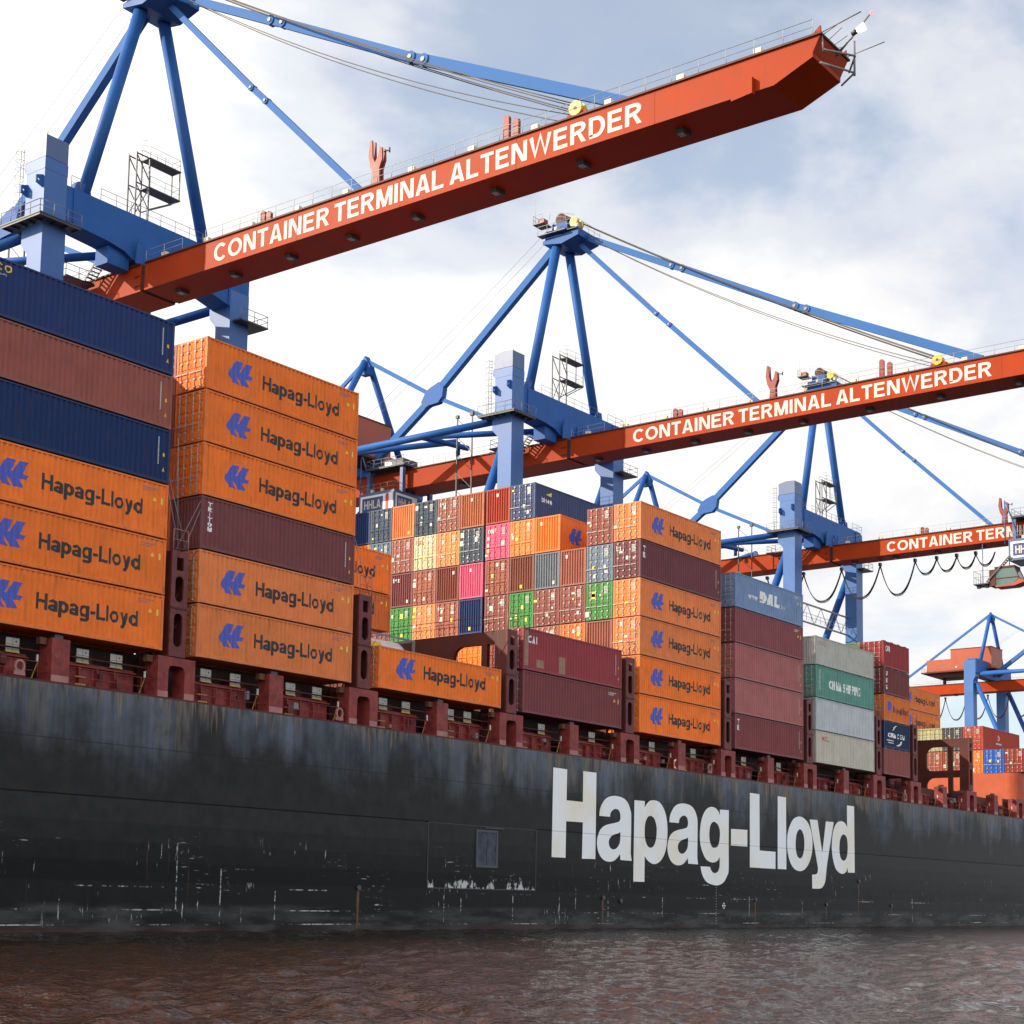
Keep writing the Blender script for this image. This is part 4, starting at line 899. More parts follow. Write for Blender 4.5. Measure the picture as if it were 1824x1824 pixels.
# short eighth bay of twenty-foot containers
L20 = 6.06; z = BASE; items = [(.30, .095, .085), (.016, .038, .105), (.68, .18, .04), (.19, .05, .052), (.32, .045, .05)]
names = ['dull brown', 'navy blue with white swooshes,', 'orange with dark lettering,', 'dark maroon with white stacked letters,', 'red brown with white letters,']
s8 = []
for i, (col, nm) in enumerate(zip(items, names)):
    s8.append(container(145.3, D0, z, L20, 2.56, col, f'short {nm} container, {["lowest", "second from bottom", "middle one", "second from top", "topmost"][i]} of the short stack', 'outer containers on the ship', 'door', 'line' if i == 2 else None)); z += 2.62
    f = MB()
    for x in (.1, 1.75, 3.35, 4.95): f.box(x, x + .5, .01, .3, 2.56, 2.615)
    f.build('twist_lock', MAT['dark_steel'], s8[-1])
side_text(s8[4], L20, 'CAI', .5, 1.5, 1.6, .55, 'white_paint', .2)
stacked_text(s8[3], L20, 'UES', .55, .34, 2.25, .68, .42, 'white_paint', .24)
c = s8[1]
side_text(c, L20, 'CMA CGM', 1.0, 4.9, 1.05, .46, 'white_paint', .22, .1)
sw = MB().sheet([(2.0, 1.75), (2.3, 2.1), (2.75, 2.3), (3.2, 2.33), (2.8, 2.2), (2.5, 2.02), (2.25, 1.78)], 0).sheet([(4.3, .85), (4.1, .58), (3.7, .38), (3.15, .30), (2.9, .36), (3.3, .46), (3.75, .62), (4.0, .85)], 0).sheet([(.75, .72), (2.3, .72), (2.3, .80), (.75, .80)], 0).sheet([(1.0, .5), (2.3, .5), (2.3, .57), (1.0, .57)], 0)
link('swoosh', conform(sw.mesh('swoosh', fix=False), L20), MAT['white_paint'], c)
plain(0, 1, 0, (.40, .50, .22), 2.56, 145.3, BASE + 2.62 * 4, L20)['label'] = 'yellow green ribbed container peeping over the pale stack'
for k in range(4): plain(0, 1, 0, (.5, .12, .05), 2.56, 145.3, BASE + 2.62 * k, L20)
# farther stacks on the orange deckhouse
X11, B11, P11 = 184.1, 17.62, 2.86
def far(row, tier, col, desc, end='door', H=2.8, side=None, st=2):
    return container(X11, D0 + 2.51 * row + (.18 if row >= 6 else 0), B11 + P11 * tier, L40, H, col, desc, 'stacks on the orange deckhouse', end, side, side is not None or row == 2, 'galvanized', st)
far(0, 0, (.25, .04, .025), 'rust red container doors at the outer corner of the orange deckhouse roof')
far(1, 0, (.02, .10, .42), 'bright blue container doors on the orange deckhouse roof')
far(2, 0, (.66, .19, .03), 'orange container doors on the orange deckhouse roof under a brick red one')
r2 = far(2, 1, (.40, .055, .035), 'brick red container with a white emblem on its long side')
link('emblem', conform(MB().sheet(ring(5.2, 1.75, .22, .30, .16), 0).sheet([(4.4, .95), (6.1, .95), (6.1, 1.15), (4.4, 1.15)], 0).mesh('emblem', fix=False), L40), MAT['off_white'], r2)
far(3, 0, (.26, .06, .035), 'brown container doors seen through the lashing bridge opening')
far(3, 1, (.07, .075, .085), 'dark grey container doors beside the brick red container')
far(4, 0, (.30, .08, .05), 'brown container doors deepest in the lashing bridge opening')
far(4, 1, (.42, .40, .22), 'yellow grey container doors beside the dark grey ones', st=0)
far(5, 0, (.5, .45, .3), 'cream container doors low behind the lashing bridge', st=0)
far(5, 1, (.46, .43, .25), 'yellow grey container doors next to the tall orange pair', st=0)
for k in range(4): far(6, k, (.70, .20, .05), f'weathered orange container with dark lettering, {["lowest", "second from bottom", "second from top", "topmost"][k]} of the far orange stack', 'front', side='line', st=0)

for r in (3, 4, 5):                                         # unseen inner rows of the ninth bay, added to shade the lashing bridge
    for k in range(3): plain(0, r, k, random.choice((BR, MR)), H9, 154.2)
# ------------------------------------------------------------------ ship-to-shore gantry cranes
YC, ZQ = 113.0, 5.0
def cp(mb, name, mat, parent, **k): return mb.build(name, MAT[mat], parent, (0, 0, ZQ), **k)
def rails(mb, pts, h=1.1, step=1.6, r=.028, mid=True):
    """posts and two rails along a polyline of floor points"""
    for a, b in zip(pts, pts[1:]):
        a, b = Vector(a), Vector(b); n = max(1, int((b - a).length / step)); u = Vector((0, 0, h))
        for i in range(n + 1):
            q = a + (b - a) * i / n; mb.tube(q, q + u, r, 5)
        mb.tube(a + u, b + u, r, 5)
        if mid: mb.tube(a + u * .5, b + u * .5, r * .8, 5)
    return mb
def make_crane():
    c = empty('gantry_crane', (0, 0, 0), 'crane', 'crane', 'blue and red quayside cranes'); B = 'crane_blue'
    for sx in (-1, 1):
        x0, x1 = (-12.05, -9.65) if sx < 0 else (9.65, 12.05)
        q = cp(MB().prism([(0, 7.5), (2.0, 7.5), (2.0, 56.6), (2.9, 57.6), (2.9, 59.0), (2.6, 59.6), (2.6, 60.0), (0, 60.0)], 'x', x0, x1), 'column', 'column_blue', c)
        cp(MB().prism([(34.8, 7.5), (37.1, 7.5), (37.1, 62.6), (34.2, 62.6), (34.2, 58.5), (34.8, 57.5)], 'x', x0, x1), 'column', 'column_blue', c)
        # inclined legs in the side frame, sill beam, wheel trucks
        xm = (x0 + x1) / 2
        cp(MB().tube((xm, 1.6, 57.0), (xm, 17.6, 18.2), .58, 14), 'side_brace', B, c)
        cp(MB().tube((xm, 34.4, 57.0), (xm, 18.0, 18.2), .58, 14), 'side_brace', B, c)
        cp(MB().box(x0 + .1, x1 - .1, 2.01, 33.99, 16.6, 18.6), 'portal_tie', B, c)
        for y in (1.1, 35.0): cp(MB().box(x0 - 2.2, x1 + 2.2, y - .7, y + .7, 5.0, 7.5), 'wheel_truck', 'dark_steel', c)
        # horizontal pipe frame at the girder level
        cp(MB().tube((sx * 10.85, 2.7, 59.1), (sx * 10.85, 33.6, 59.1), .46, 14), 'tie_pipe', B, c)
        cp(MB().tube((sx * 10.7, 33.4, 59.4), (sx * 3.6, 15.2, 60.2), .40, 12), 'tie_pipe', B, c)
        cp(MB().tube((sx * 10.6, 15.0, 59.1), (sx * 3.6, 2.6, 59.5), .38, 12), 'tie_pipe', B, c)
        cp(MB().tube((sx * 10.6, 15.2, 59.1), (sx * 2.2, 14.6, 59.6), .36, 12), 'tie_pipe', B, c)
        cp(MB().tube((sx * 3.4, 15.2, 60.2), (sx * 3.4, 15.2, 58.5), .28, 10), 'strut', B, c)
        # main pylon
        cp(MB().tube((sx * 1.25, 1.5, 84.2), (sx * 7.25, 1.2, 63.1), .60, 18, .56), 'pylon_leg', B, c)
        g = cp(MB().prism([(-.9, -.1), (.9, -.1), (.62, 1.2), (-.62, 1.2)], 'y', .75, 1.65), 'leg_foot', B, c); g.data.transform(Matrix.Translation((sx * 7.35, 0, 63.2 - ZQ)) @ Matrix.Translation((0, 0, ZQ)))
        cp(MB().tube((sx * .5, 34.6, 75.4), (sx * 7.5, 34.6, 63.0), .46, 16), 'rear_pylon_leg', B, c)
    # waterside frame: stair tower head on one column, cross beam with hangers for the boom
    hd = cp(MB().box(-12.05, -9.70, .02, 2.58, 60.0, 63.9), 'column_head', 'column_blue', c)
    cp(MB().prism([(0, 63.9), (2.55, 63.9), (2.9, 64.3), (2.9, 64.95), (-.02, 64.95)], 'x', -12.07, -9.68), 'head_collar', 'column_blue', hd)
    cp(MB().prism([(.0, 65.0), (2.75, 65.0), (2.75, 66.75), (1.4, 67.05), (.0, 66.95)], 'x', -12.05, -9.72), 'lift_cabin', 'cabin_grey_blue', hd)
    cp(MB().tube((-11.95, .02, 66.9), (-11.95, .02, 67.2), .05, 6), 'corner_stud', 'off_white', hd)
    lad = MB()
    for dy in (0, .45): lad.tube((-12.0, 3.15 + dy, 59.5), (-12.0, 3.15 + dy, 66.4), .03, 5)
    for k in range(18): lad.tube((-12.0, 3.15, 59.7 + k * .38), (-12.0, 3.6, 59.7 + k * .38), .02, 4)
    for k in range(8): lad.path([(-12.0 - .65 * math.sin(t), 3.37 + .45 * math.cos(t), 60.8 + k * .75) for t in (0, .6, 1.2, 1.8, 2.4, 3.1)], .02, 4)
    cp(lad, 'ladder', 'rail_grey', hd)
    for (y, z) in ((.2, 63.0), (2.3, 62.6)):
        l = cp(MB().prism([[(-12.75, z - .55), (-12.02, z - .8), (-12.02, z + .35), (-12.75, z + .1)], arc(-12.5, z - .22, .11, .11, 0, 330, 11)], 'y', y, y + .12), 'lug_plate', B, hd)
    bm_ = cp(MB().prism([(-9.69, 60.05), (-5.0, 59.75), (-3.2, 59.45), (-2.2, 58.95), (2.2, 58.95), (3.2, 59.3), (7.0, 58.9), (9.65, 58.3), (12.0, 58.3), (12.05, 62.6), (11.3, 63.2), (-9.69, 63.2)], 'y', .01, 2.4), 'cross_beam', B, c)
    cp(MB().beam((-8.95, -.06, 60.1), (-8.95, -.06, 63.15), .12, .12, (0, 1, 0)), 'seam_plate', B, bm_)
    cp(MB().beam((9.4, -.06, 58.4), (9.4, -.06, 63.0), .12, .12, (0, 1, 0)), 'seam_plate', B, bm_)
    for sx in (-1, 1):
        cp(MB().box(*sorted((sx * 2.3, sx * 4.7)), .5, 2.2, 58.0, 59.6), 'boom_hanger', B, bm_)
        for y in (-.55, -.25):
            x = sx * (2.0 if y < -.4 else 1.4)
            cp(MB().prism([(x - .35, 58.5), (x + .35, 58.5), (x + .28, 60.0), (x + .05, 60.9), (x - .05, 60.9), (x - .28, 60.0)], 'y', y, y + .16), 'hinge_plate', B, bm_)
    g = rails(MB(), [(-9.2, .1, 63.2), (-8.2, .1, 63.2)]); rails(g, [(-6.0, .1, 63.2), (6.0, .1, 63.2)]); rails(g, [(8.4, .1, 63.2), (12, .1, 63.2), (12, 2.3, 63.2)])
    cp(g, 'guard_rail', 'rail_grey', bm_)
    cp(MB().prism([(-12, 59.4), (-4, 58.8), (4, 58.8), (12, 59.4), (12, 63.0), (-12, 63.0)], 'y', 34.0, 36.2), 'rear_cross_beam', B, c)
    # platform round the stair column, small one on the other column
    pl = cp(MB().prism([[(-13.3, -1.3), (-8.9, -1.3), (-8.9, -.04), (-12.12, -.04), (-12.12, 3.0), (-9.6, 3.0), (-9.6, 4.3), (-13.3, 4.3)]], 'z', 59.2, 59.32), 'platform', 'dark_steel', c)
    br = MB()
    br.beam((-13.2, -1.2, 59.1), (-13.2, 4.2, 59.1), .1, .16).beam((-13.2, -1.2, 59.1), (-9.0, -1.2, 59.1), .1, .16)
    for k in range(6): br.beam((-13.2, -1.1 + k * 1.05, 59.1), (-12.1, -1.1 + k * 1.05, 59.1), .1, .16)
    for k in range(4): br.beam((-12.2 + k * 1.05, -1.2, 59.1), (-12.2 + k * 1.05, 0, 59.1), .1, .16)
    cp(br, 'support_rib', 'dark_steel', pl)
    cp(rails(MB(), [(-13.25, 4.2, 59.3), (-13.25, -1.25, 59.3), (-8.95, -1.25, 59.3)], 1.1, 1.3, .035), 'guard_rail', 'rail_grey', pl)
    p2 = cp(MB().box(10.0, 13.6, -1.2, -.03, 56.9, 57.05), 'platform', 'dark_steel', c)
    cp(rails(MB(), [(10.05, -1.15, 57.05), (13.55, -1.15, 57.05), (13.55, 1.8, 57.05)], 1.1, 1.2, .035), 'guard_rail', 'rail_grey', p2)
    cp(MB().box(12.08, 13.6, -.03, 1.9, 56.9, 57.05), 'side_walk', 'dark_steel', p2)
    # lattice light tower standing on the cross beam
    lt = MB()
    for x, y in ((-2.0, .35), (-.5, .35), (-2.0, 1.45), (-.5, 1.45)): lt.beam((x, y, 63.2), (x, y, 69.4), .12, .12)
    for x, y in ((3.1, .35), (3.1, 1.45)): lt.beam((x, y, 66.5), (x, y, 69.4), .09, .09)
    for z in (66.5, 69.3): lt.box(-.6, 3.2, .25, 1.55, z, z + .10)
    for z in (66.5, 69.3):
        for y in (.35, 1.45): lt.beam((-2.0, y, z), (-.5, y, z), .1, .1)
    for y in (.35, 1.45): lt.beam((-.5, y, 64.4), (3.1, y, 66.45), .10, .10).beam((-2.0, y, 69.2), (-.5, y, 67.2), .08, .08).beam((-2.0, y, 66.4), (-.5, y, 64.4), .07, .07).beam((-.5, y, 66.4), (-2.0, y, 63.5), .07, .07)
    lw = cp(lt, 'light_tower', 'dark_steel', c)
    g = rails(MB(), [(-.5, .3, 69.4), (3.1, .3, 69.4), (3.1, 1.5, 69.4), (-.5, 1.5, 69.4)], 1.05, 1.3, .022); rails(g, [(-.4, .3, 66.6), (3.1, .3, 66.6), (3.1, 1.5, 66.6)], 1.05, 1.3, .022)
    for k in range(7): g.path([(-1.2 + .35 * math.cos(t), .3 - .45 * math.sin(t), 67.6 + k * .5) for t in (0, .8, 1.6, 2.4, 3.1)], .018, 4)
    cp(g, 'guard_rail', 'rail_grey', lw)
    # boom and rear girder
    R = 'boom_red'
    bo = cp(MB().prism([(-1.5, 55.85), (-1.5, 58.3), (-68.1, 58.3), (-67.55, 57.25), (-67.55, 56.95), (-64.7, 55.85)], 'x', -2.05, 2.05), 'boom', R, c)
    cp(MB().box(-2.2, 2.2, -68.2, -1.5, 58.3, 58.44), 'top_flange', 'bridge_brown', bo)
    gi = cp(MB().box(-2.05, 2.05, -.95, 61.5, 55.85, 58.3), 'girder', R, c)
    cp(MB().box(-2.2, 2.2, -.95, 61.5, 58.3, 58.44), 'top_flange', 'bridge_brown', gi)
    hg = cp(MB().box(-1.95, 1.95, -1.5, -.95, 55.95, 58.2), 'boom_hinge', 'deck_dark', c)
    for x in (-2.12, 2.06):
        for z in (56.4, 57.3): cp(MB().prism([(-.95, z), (-.2, z + .08), (-.2, z - .08)], 'x', x, x + .06), 'stop_plate', 'bridge_brown', hg)
    for w, ya, yb in (('CONTAINER', -10.6, -24.3), ('TERMINAL', -24.85, -36.35), ('ALTENWERDER', -36.95, -54.4)):
        n = len(w); t = text_sheet(MB(), w, 0, ya - yb, 0, 1, 0, .175, .10, fn=lambda u, v, d, ya=ya: (-2.062 - d * 2, ya - u, 56.28 + v * 1.58))
        cp(t, 'lettering', 'letter_white', bo, fix=False)
    for k, y in enumerate((-4.3, -11.2, -18.0, -25.0, -32.0, -40.0, -48.0, -56.5)):
        l = cp(MB().box(-.55, .55, y - .32, y + .32, 55.55, 55.85), 'under_lamp', 'dark_steel', bo); cp(MB().box(-.38, .1, y - .22, y + .22, 55.50, 55.549), 'lamp_glass', 'galvanized', l)
    for y in (8.0, 17.0, 26.0, 44.0): cp(MB().box(-.55, .55, y - .32, y + .32, 55.55, 55.85), 'under_lamp', 'dark_steel', gi)
    for x in (-2.12, 2.12):
        cp(rails(MB(), [(x, -67.6, 58.42), (x, -9.5, 58.42)], 1.05, 2.1, .024), 'guard_rail', 'galvanized', bo)
        cp(rails(MB(), [(x, -6.5, 58.42), (x, -1.7, 58.42)], 1.05, 2.1, .024), 'guard_rail', 'galvanized', bo)
        cp(rails(MB(), [(x, 3.5, 58.42), (x, 31, 58.42)], 1.05, 2.1, .024), 'guard_rail', 'galvanized', gi)
        cp(rails(MB(), [(x, 45, 58.42), (x, 61, 58.42)], 1.05, 2.1, .024), 'guard_rail', 'galvanized', gi)
    for y in (-4, -9.5, -15, -20.5, -26.0, -33, -39, -45, -51.5, -57.5, -63.5): cp(MB().box(-2.1, -1.7, y - .28, y + .28, 58.50, 58.82), 'floodlight', 'cream', bo)
    # latch forks and stop posts on the boom
    for y, s in ((-29.0, 1),):
        prong = [(y + s, z) for s, z in ((-.38, 58.4), (-.34, 59.9), (-.62, 60.6), (-.56, 61.55), (-.34, 61.65), (-.18, 60.9), (.15, 60.45), (.42, 61.0), (.50, 62.4), (.72, 62.4), (.86, 61.2), (.64, 60.2), (.34, 59.6), (.38, 58.4))]
        f = MB().prism(prong, 'x', -1.75, -1.6).prism(prong, 'x', -1.35, -1.2).box(-1.6, -1.35, y - .25, y + .25, 58.4, 60.0)
        lf = cp(f, 'latch_fork', 'fork_red', bo); cp(MB().tube((-1.4, y - .5, 61.3), (-1.4, y - 1.1, 61.3), .05, 6).tube((-1.4, y - 1.1, 61.1), (-1.4, y - 1.1, 61.5), .07, 6), 'sensor_arm', 'dark_steel', lf)
    for y0, h in ((-42.2, 1.9), (-43.1, 1.45), (-16.3, 1.0), (-17.0, .8)):
        cp(MB().prism([(y0 - .26, 58.4), (y0 + .26, 58.4), (y0 + .26, 58.3 + h)] + arc(y0, 58.3 + h, .26, .26, 10, 170, 6) + [(y0 - .26, 58.3 + h)], 'x', -1.9, -1.6), 'stop_post', 'fork_red', bo)
    sb = cp(MB().box(-1.6, 1.6, -49.3, -47.6, 58.44, 58.95), 'sheave_block', R, bo)
    for x in (-1.75, -1.2, 1.0, 1.5):
        cp(MB().tube((x, -48.4, 59.25), (x + .22, -48.4, 59.25), .56, 20), 'sheave', 'yellow', sb)
        cp(MB().tube((x - .02, -48.4, 59.25), (x + .24, -48.4, 59.25), .16, 10), 'sheave_hub', 'dark_steel', sb)
    cp(MB().prism([(-63.3, 56.75), (-61.7, 56.75), (-61.7, 55.45), (-63.3, 55.6)], 'x', -2.45, -2.06), 'side_box', R, bo)
    for y in (-9.2, -20.6, -31.9, -43.3, -55.4): cp(MB().box(-2.066, -2.05, y - .03, y + .03, 55.86, 58.29), 'seam_plate', 'boom_red', bo)
    # boom tip: mast, brackets, lamps
    tp = MB().tube((-1.9, -68.1, 58.5), (-1.9, -70.9, 59.0), .045, 6).tube((1.9, -68.0, 58.5), (1.9, -70.8, 58.7), .035, 6)
    tp.tube((-1.8, -68.1, 58.4), (-1.8, -68.2, 57.2), .06, 6).tube((-1.8, -68.2, 57.35), (.4, -69.4, 57.5), .07, 6).tube((.4, -69.4, 57.5), (1.8, -68.3, 57.3), .07, 6).tube((.5, -69.3, 58.6), (.5, -69.3, 56.2), .08, 6)
    tp.tube((-1.7, -67.9, 56.6), (.5, -69.3, 56.4), .07, 6).tube((.5, -69.3, 56.4), (1.7, -67.8, 56.5), .07, 6).tube((0, -68.2, 57.6), (-.6, -70.9, 59.4), .06, 6).tube((-.3, -68.3, 57.6), (-.5, -69.9, 58.5), .05, 6)
    for k in range(4): tp.tube((-1.7 + k * .8, -68.15, 58.44), (-1.5 + k * .8, -69.0, 58.9 + .2 * (k % 2)), .03, 5)
    tf = cp(tp, 'tip_mast', 'rail_grey', bo)
    cp(MB().tube((-.55, -70.0, 58.62), (-.55, -70.5, 58.75), .18, 10, .26), 'lamp', 'lamp_glow', tf)
    cp(MB().tube((-.55, -69.6, 58.5), (-.55, -70.0, 58.62), .12, 10, .2), 'lamp_hood', 'dark_steel', tf)
    cp(MB().tube((-.62, -70.95, 59.42), (-.64, -71.15, 59.55), .08, 8), 'warning_lamp', 'lamp_red', tf)
    for x in (-1.9, 1.9): cp(MB().prism([(-68.1, 58.44), (-67.4, 58.44), (-68.05, 59.0)], 'x', x - .08, x + .08), 'end_stop', R, bo)
    HZ = 1.5
    def ch(mb, name, mat, parent): return mb.build(name, MAT[mat], parent, (0, 0, ZQ - HZ))
    # pylon head
    ph = ch(MB().prism([(-1.9, 82.9), (1.9, 82.9), (1.6, 84.4), (-1.6, 84.4)], 'y', .2, 3.0), 'pylon_head', B, c)
    ch(MB().prism([(-2.4, 82.6), (.2, 82.0), (3.0, 82.5), (3.0, 82.9), (-2.4, 83.4)], 'x', -2.3, 2.3), 'head_pan', 'crane_blue', ph)
    ch(MB().box(-2.6, 2.6, -2.4, -.9, 83.4, 83.5).box(-3.0, -1.9, -.9, 3.4, 83.4, 83.5), 'platform', 'dark_steel', ph)
    ch(MB().box(-2.9, -1.0, 2.6, 4.2, 85.1, 85.22), 'top_platform', 'dark_steel', ph)
    ch(MB().box(-.9, .9, .3, 2.6, 84.4, 85.5), 'sheave_frame', B, ph)
    ch(MB().box(-2.3, -1.4, 2.9, 3.9, 85.22, 85.95), 'motor_box', 'house_red', ph)
    for y, z, r, mm in ((1.4, 86.0, .75, 'bridge_brown'), (-.6, 85.2, .62, 'yellow')):
        for x in (-.8, .2): ch(MB().tube((x, y, z), (x + .5, y, z), r, 18), 'sheave', mm, ph); ch(MB().tube((x + .52, y, z), (x + .54, y, z), r * .6, 14), 'sheave_disc', 'dark_steel', ph)
    g = rails(MB(), [(-2.95, 3.35, 83.5), (-2.95, -.9, 83.5), (-2.55, -2.35, 83.5), (2.55, -2.35, 83.5)], 1.1, 1.2); rails(g, [(-1.1, 4.15, 85.2), (-2.85, 4.15, 85.2), (-2.85, 2.7, 85.2)], 1.1, 1.1); rails(g, [(-1.2, -.9, 84.8), (-1.2, 2.8, 86.2)], 1.1, 1.0)
    g.tube((-2.6, 4.0, 85.3), (-2.6, 4.0, 88.2), .03, 5)
    ch(g, 'guard_rail', 'galvanized', ph)
    for x, y in ((-2.7, .6), (-2.2, -2.2)): ch(MB().box(x, x + .5, y, y + .4, 83.75, 84.2), 'floodlight', 'off_white', ph)
    # stays: flat bars with pinned links
    def stay(name, segs, h, t=.34):
        for i, (a, b, hh) in enumerate(segs):
            o = cp(MB().beam((0, a[0], a[1]), (0, b[0], b[1]), t, hh), name, 'stay_blue', c)
            for q in ((a, b) if i % 2 else ()):
                cp(MB().tube((-t * .85, q[0], q[1]), (t * .85, q[0], q[1]), hh * .62, 18), 'link_eye', 'stay_blue', o)
                cp(MB().tube((-t * 1.1, q[0], q[1]), (t * 1.1, q[0], q[1]), hh * .25, 12), 'link_pin', 'rail_grey', o)
    stay('outer_stay', [((-.6, 85.3), (-14.6, 77.95), .75), ((-14.6, 77.95), (-16.1, 77.25), .72), ((-16.1, 77.25), (-31.0, 69.35), .82), ((-31.0, 69.35), (-32.4, 68.7), .80), ((-32.4, 68.7), (-52.6, 58.9), .92)], .8)
    stay('inner_stay', [((-1.0, 84.0), (-12.5, 72.4), .55), ((-12.5, 72.4), (-14.35, 70.65), .50), ((-14.35, 70.65), (-26.6, 58.7), .55)], .55)
    stay('back_leg', [((2.2, 84.6), (20.9, 69.5), .95)], .9, .8)
    stay('back_leg', [((23.4, 67.5), (34.2, 60.0), .95)], .9, .8)
    cp(MB().prism([(20.4, 69.2), (21.2, 70.1), (22.6, 69.6), (23.4, 69.2), (24.2, 67.8), (23.6, 66.9), (22.9, 67.2), (21.3, 67.3), (20.6, 68.0)], 'x', -.45, .45), 'node_plate', B, c)
    stay('tie_bar', [((34.3, 75.5), (23.1, 68.9), .55)], .5, .3)
    stay('tie_bar', [((21.2, 67.9), (3.0, 58.9), .55)], .5, .3)
    stay('rear_stay', [((34.9, 75.6), (60.5, 58.7), .55)], .5, .3)
    cp(MB().prism([(33.6, 74.6), (34.6, 76.3), (35.6, 74.6), (35.3, 73.6), (33.9, 73.6)], 'x', -.5, .5), 'rear_pylon_head', B, c)
    def rope(a, b, r, sag, mat='rope_brown', name='hoist_rope'):
        a, b = Vector(a), Vector(b); cp(MB().path([a + (b - a) * t - Vector((0, 0, sag * 4 * t * (1 - t))) for t in (i / 12 for i in range(13))], r, 5), name, mat, c)
    for x in (-.75, -.35, .3, .65): rope((x, .8, 87.9), (x * 2, -48.2, 59.7), .045, .7)
    for x in (-.6, .5): rope((x, -1.0, 85.4), (x * 2, -48.0, 59.0), .04, 1.5)
    for x in (-.7, .7): rope((x, 2.2, 87.4), (x, 36.0, 66.0), .022, .3, 'rail_grey')
    # machinery house on the rear girder, with its deck and props
    mh = cp(MB().box(-3.8, 3.8, 33.2, 43.8, 61.45, 66.9), 'machinery_house', 'house_red', c)
    cp(MB().box(-3.7, 3.7, 43.8, 50.2, 61.45, 64.6), 'house_annex', 'house_red', mh)
    cp(MB().box(-3.9, 3.9, 33.1, 43.9, 66.9, 67.05), 'roof', 'bridge_brown', mh)
    cp(MB().box(-5.0, 5.0, 31.8, 51.2, 61.1, 61.4).prism([(31.8, 61.1), (51.2, 61.1), (48.0, 60.0), (34.0, 60.0)], 'x', -3.4, 3.4), 'house_deck', 'bridge_brown', mh)
    cp(rails(MB(), [(-4.9, 31.9, 61.4), (-4.9, 51.1, 61.4), (4.9, 51.1, 61.4)], 1.1, 1.6, .035), 'guard_rail', 'maroon_pale', mh)
    for y in (35.5, 38.2, 41.0, 46.5): cp(MB().tube((-1.2, y, 58.4), (-1.2, y, 60.1), .42, 12), 'prop', 'cream' if y < 45 else 'bridge_brown', mh)
    for y in (39.0, 42.0): cp(MB().box(-3.95, -3.81, y, y + .5, 62.2, 62.6), 'wall_lamp', 'off_white', mh)
    # stair and service deck between column and girder, slim lattice under it
    sv = cp(MB().box(-5.6, -2.3, 5.2, 8.4, 57.6, 57.75), 'service_deck', 'dark_steel', c)
    g = rails(MB(), [(-2.4, 8.3, 57.75), (-5.5, 8.3, 57.75), (-5.5, 5.3, 57.75), (-2.6, 5.3, 57.75)], 1.1, 1.1, .035)
    cp(g, 'guard_rail', 'rail_grey', sv)
    stt = MB()
    for k in range(13): stt.box(-3.4, -2.5, 5.2 - k * .27, 5.42 - k * .27, 57.8 + k * .26, 57.84 + k * .26)
    for x in (-3.42, -2.46): stt.beam((x, 5.4, 57.7), (x, 1.9, 61.1), .05, .2)
    cp(stt, 'stair', 'dark_steel', sv)
    mt = MB()
    for x, y in ((-6.3, 10.6), (-6.3, 13.0)): mt.beam((x, y, 46), (x, y, 62.4), .14, .14)
    for k in range(7): mt.beam((-6.3, 10.6, 46 + k * 2.3), (-6.3, 13.0, 48.3 + k * 2.3), .07, .07)
    mt.box(-6.5, -6.1, 10.4, 10.9, 62.2, 62.7).box(-6.5, -6.1, 12.8, 13.2, 62.2, 62.6)
    cp(mt, 'lattice_mast', 'dark_steel', c)
    cp(MB().box(-9.6, -7.4, 2.1, 5.4, 48.6, 48.8).box(-9.6, -8.6, 2.1, 3.2, 48.8, 51.2), 'service_deck', 'cabin_grey_blue', c)
    # walkway truss joining the columns low down
    tr = MB()
    for z in (46.0, 48.9): tr.beam((-9.6, 1.6, z), (9.6, 1.6, z), .22, .22)
    for k in range(8): tr.beam((-9.6 + k * 2.4, 1.6, 46.0 if k % 2 else 48.9), (-7.2 + k * 2.4, 1.6, 48.9 if k % 2 else 46.0), .08, .08)
    rails(tr, [(-9.6, .9, 46.1), (9.6, .9, 46.1)], 1.1, 1.6, .035)
    cp(tr, 'walkway_truss', 'rail_grey', c)
    return c
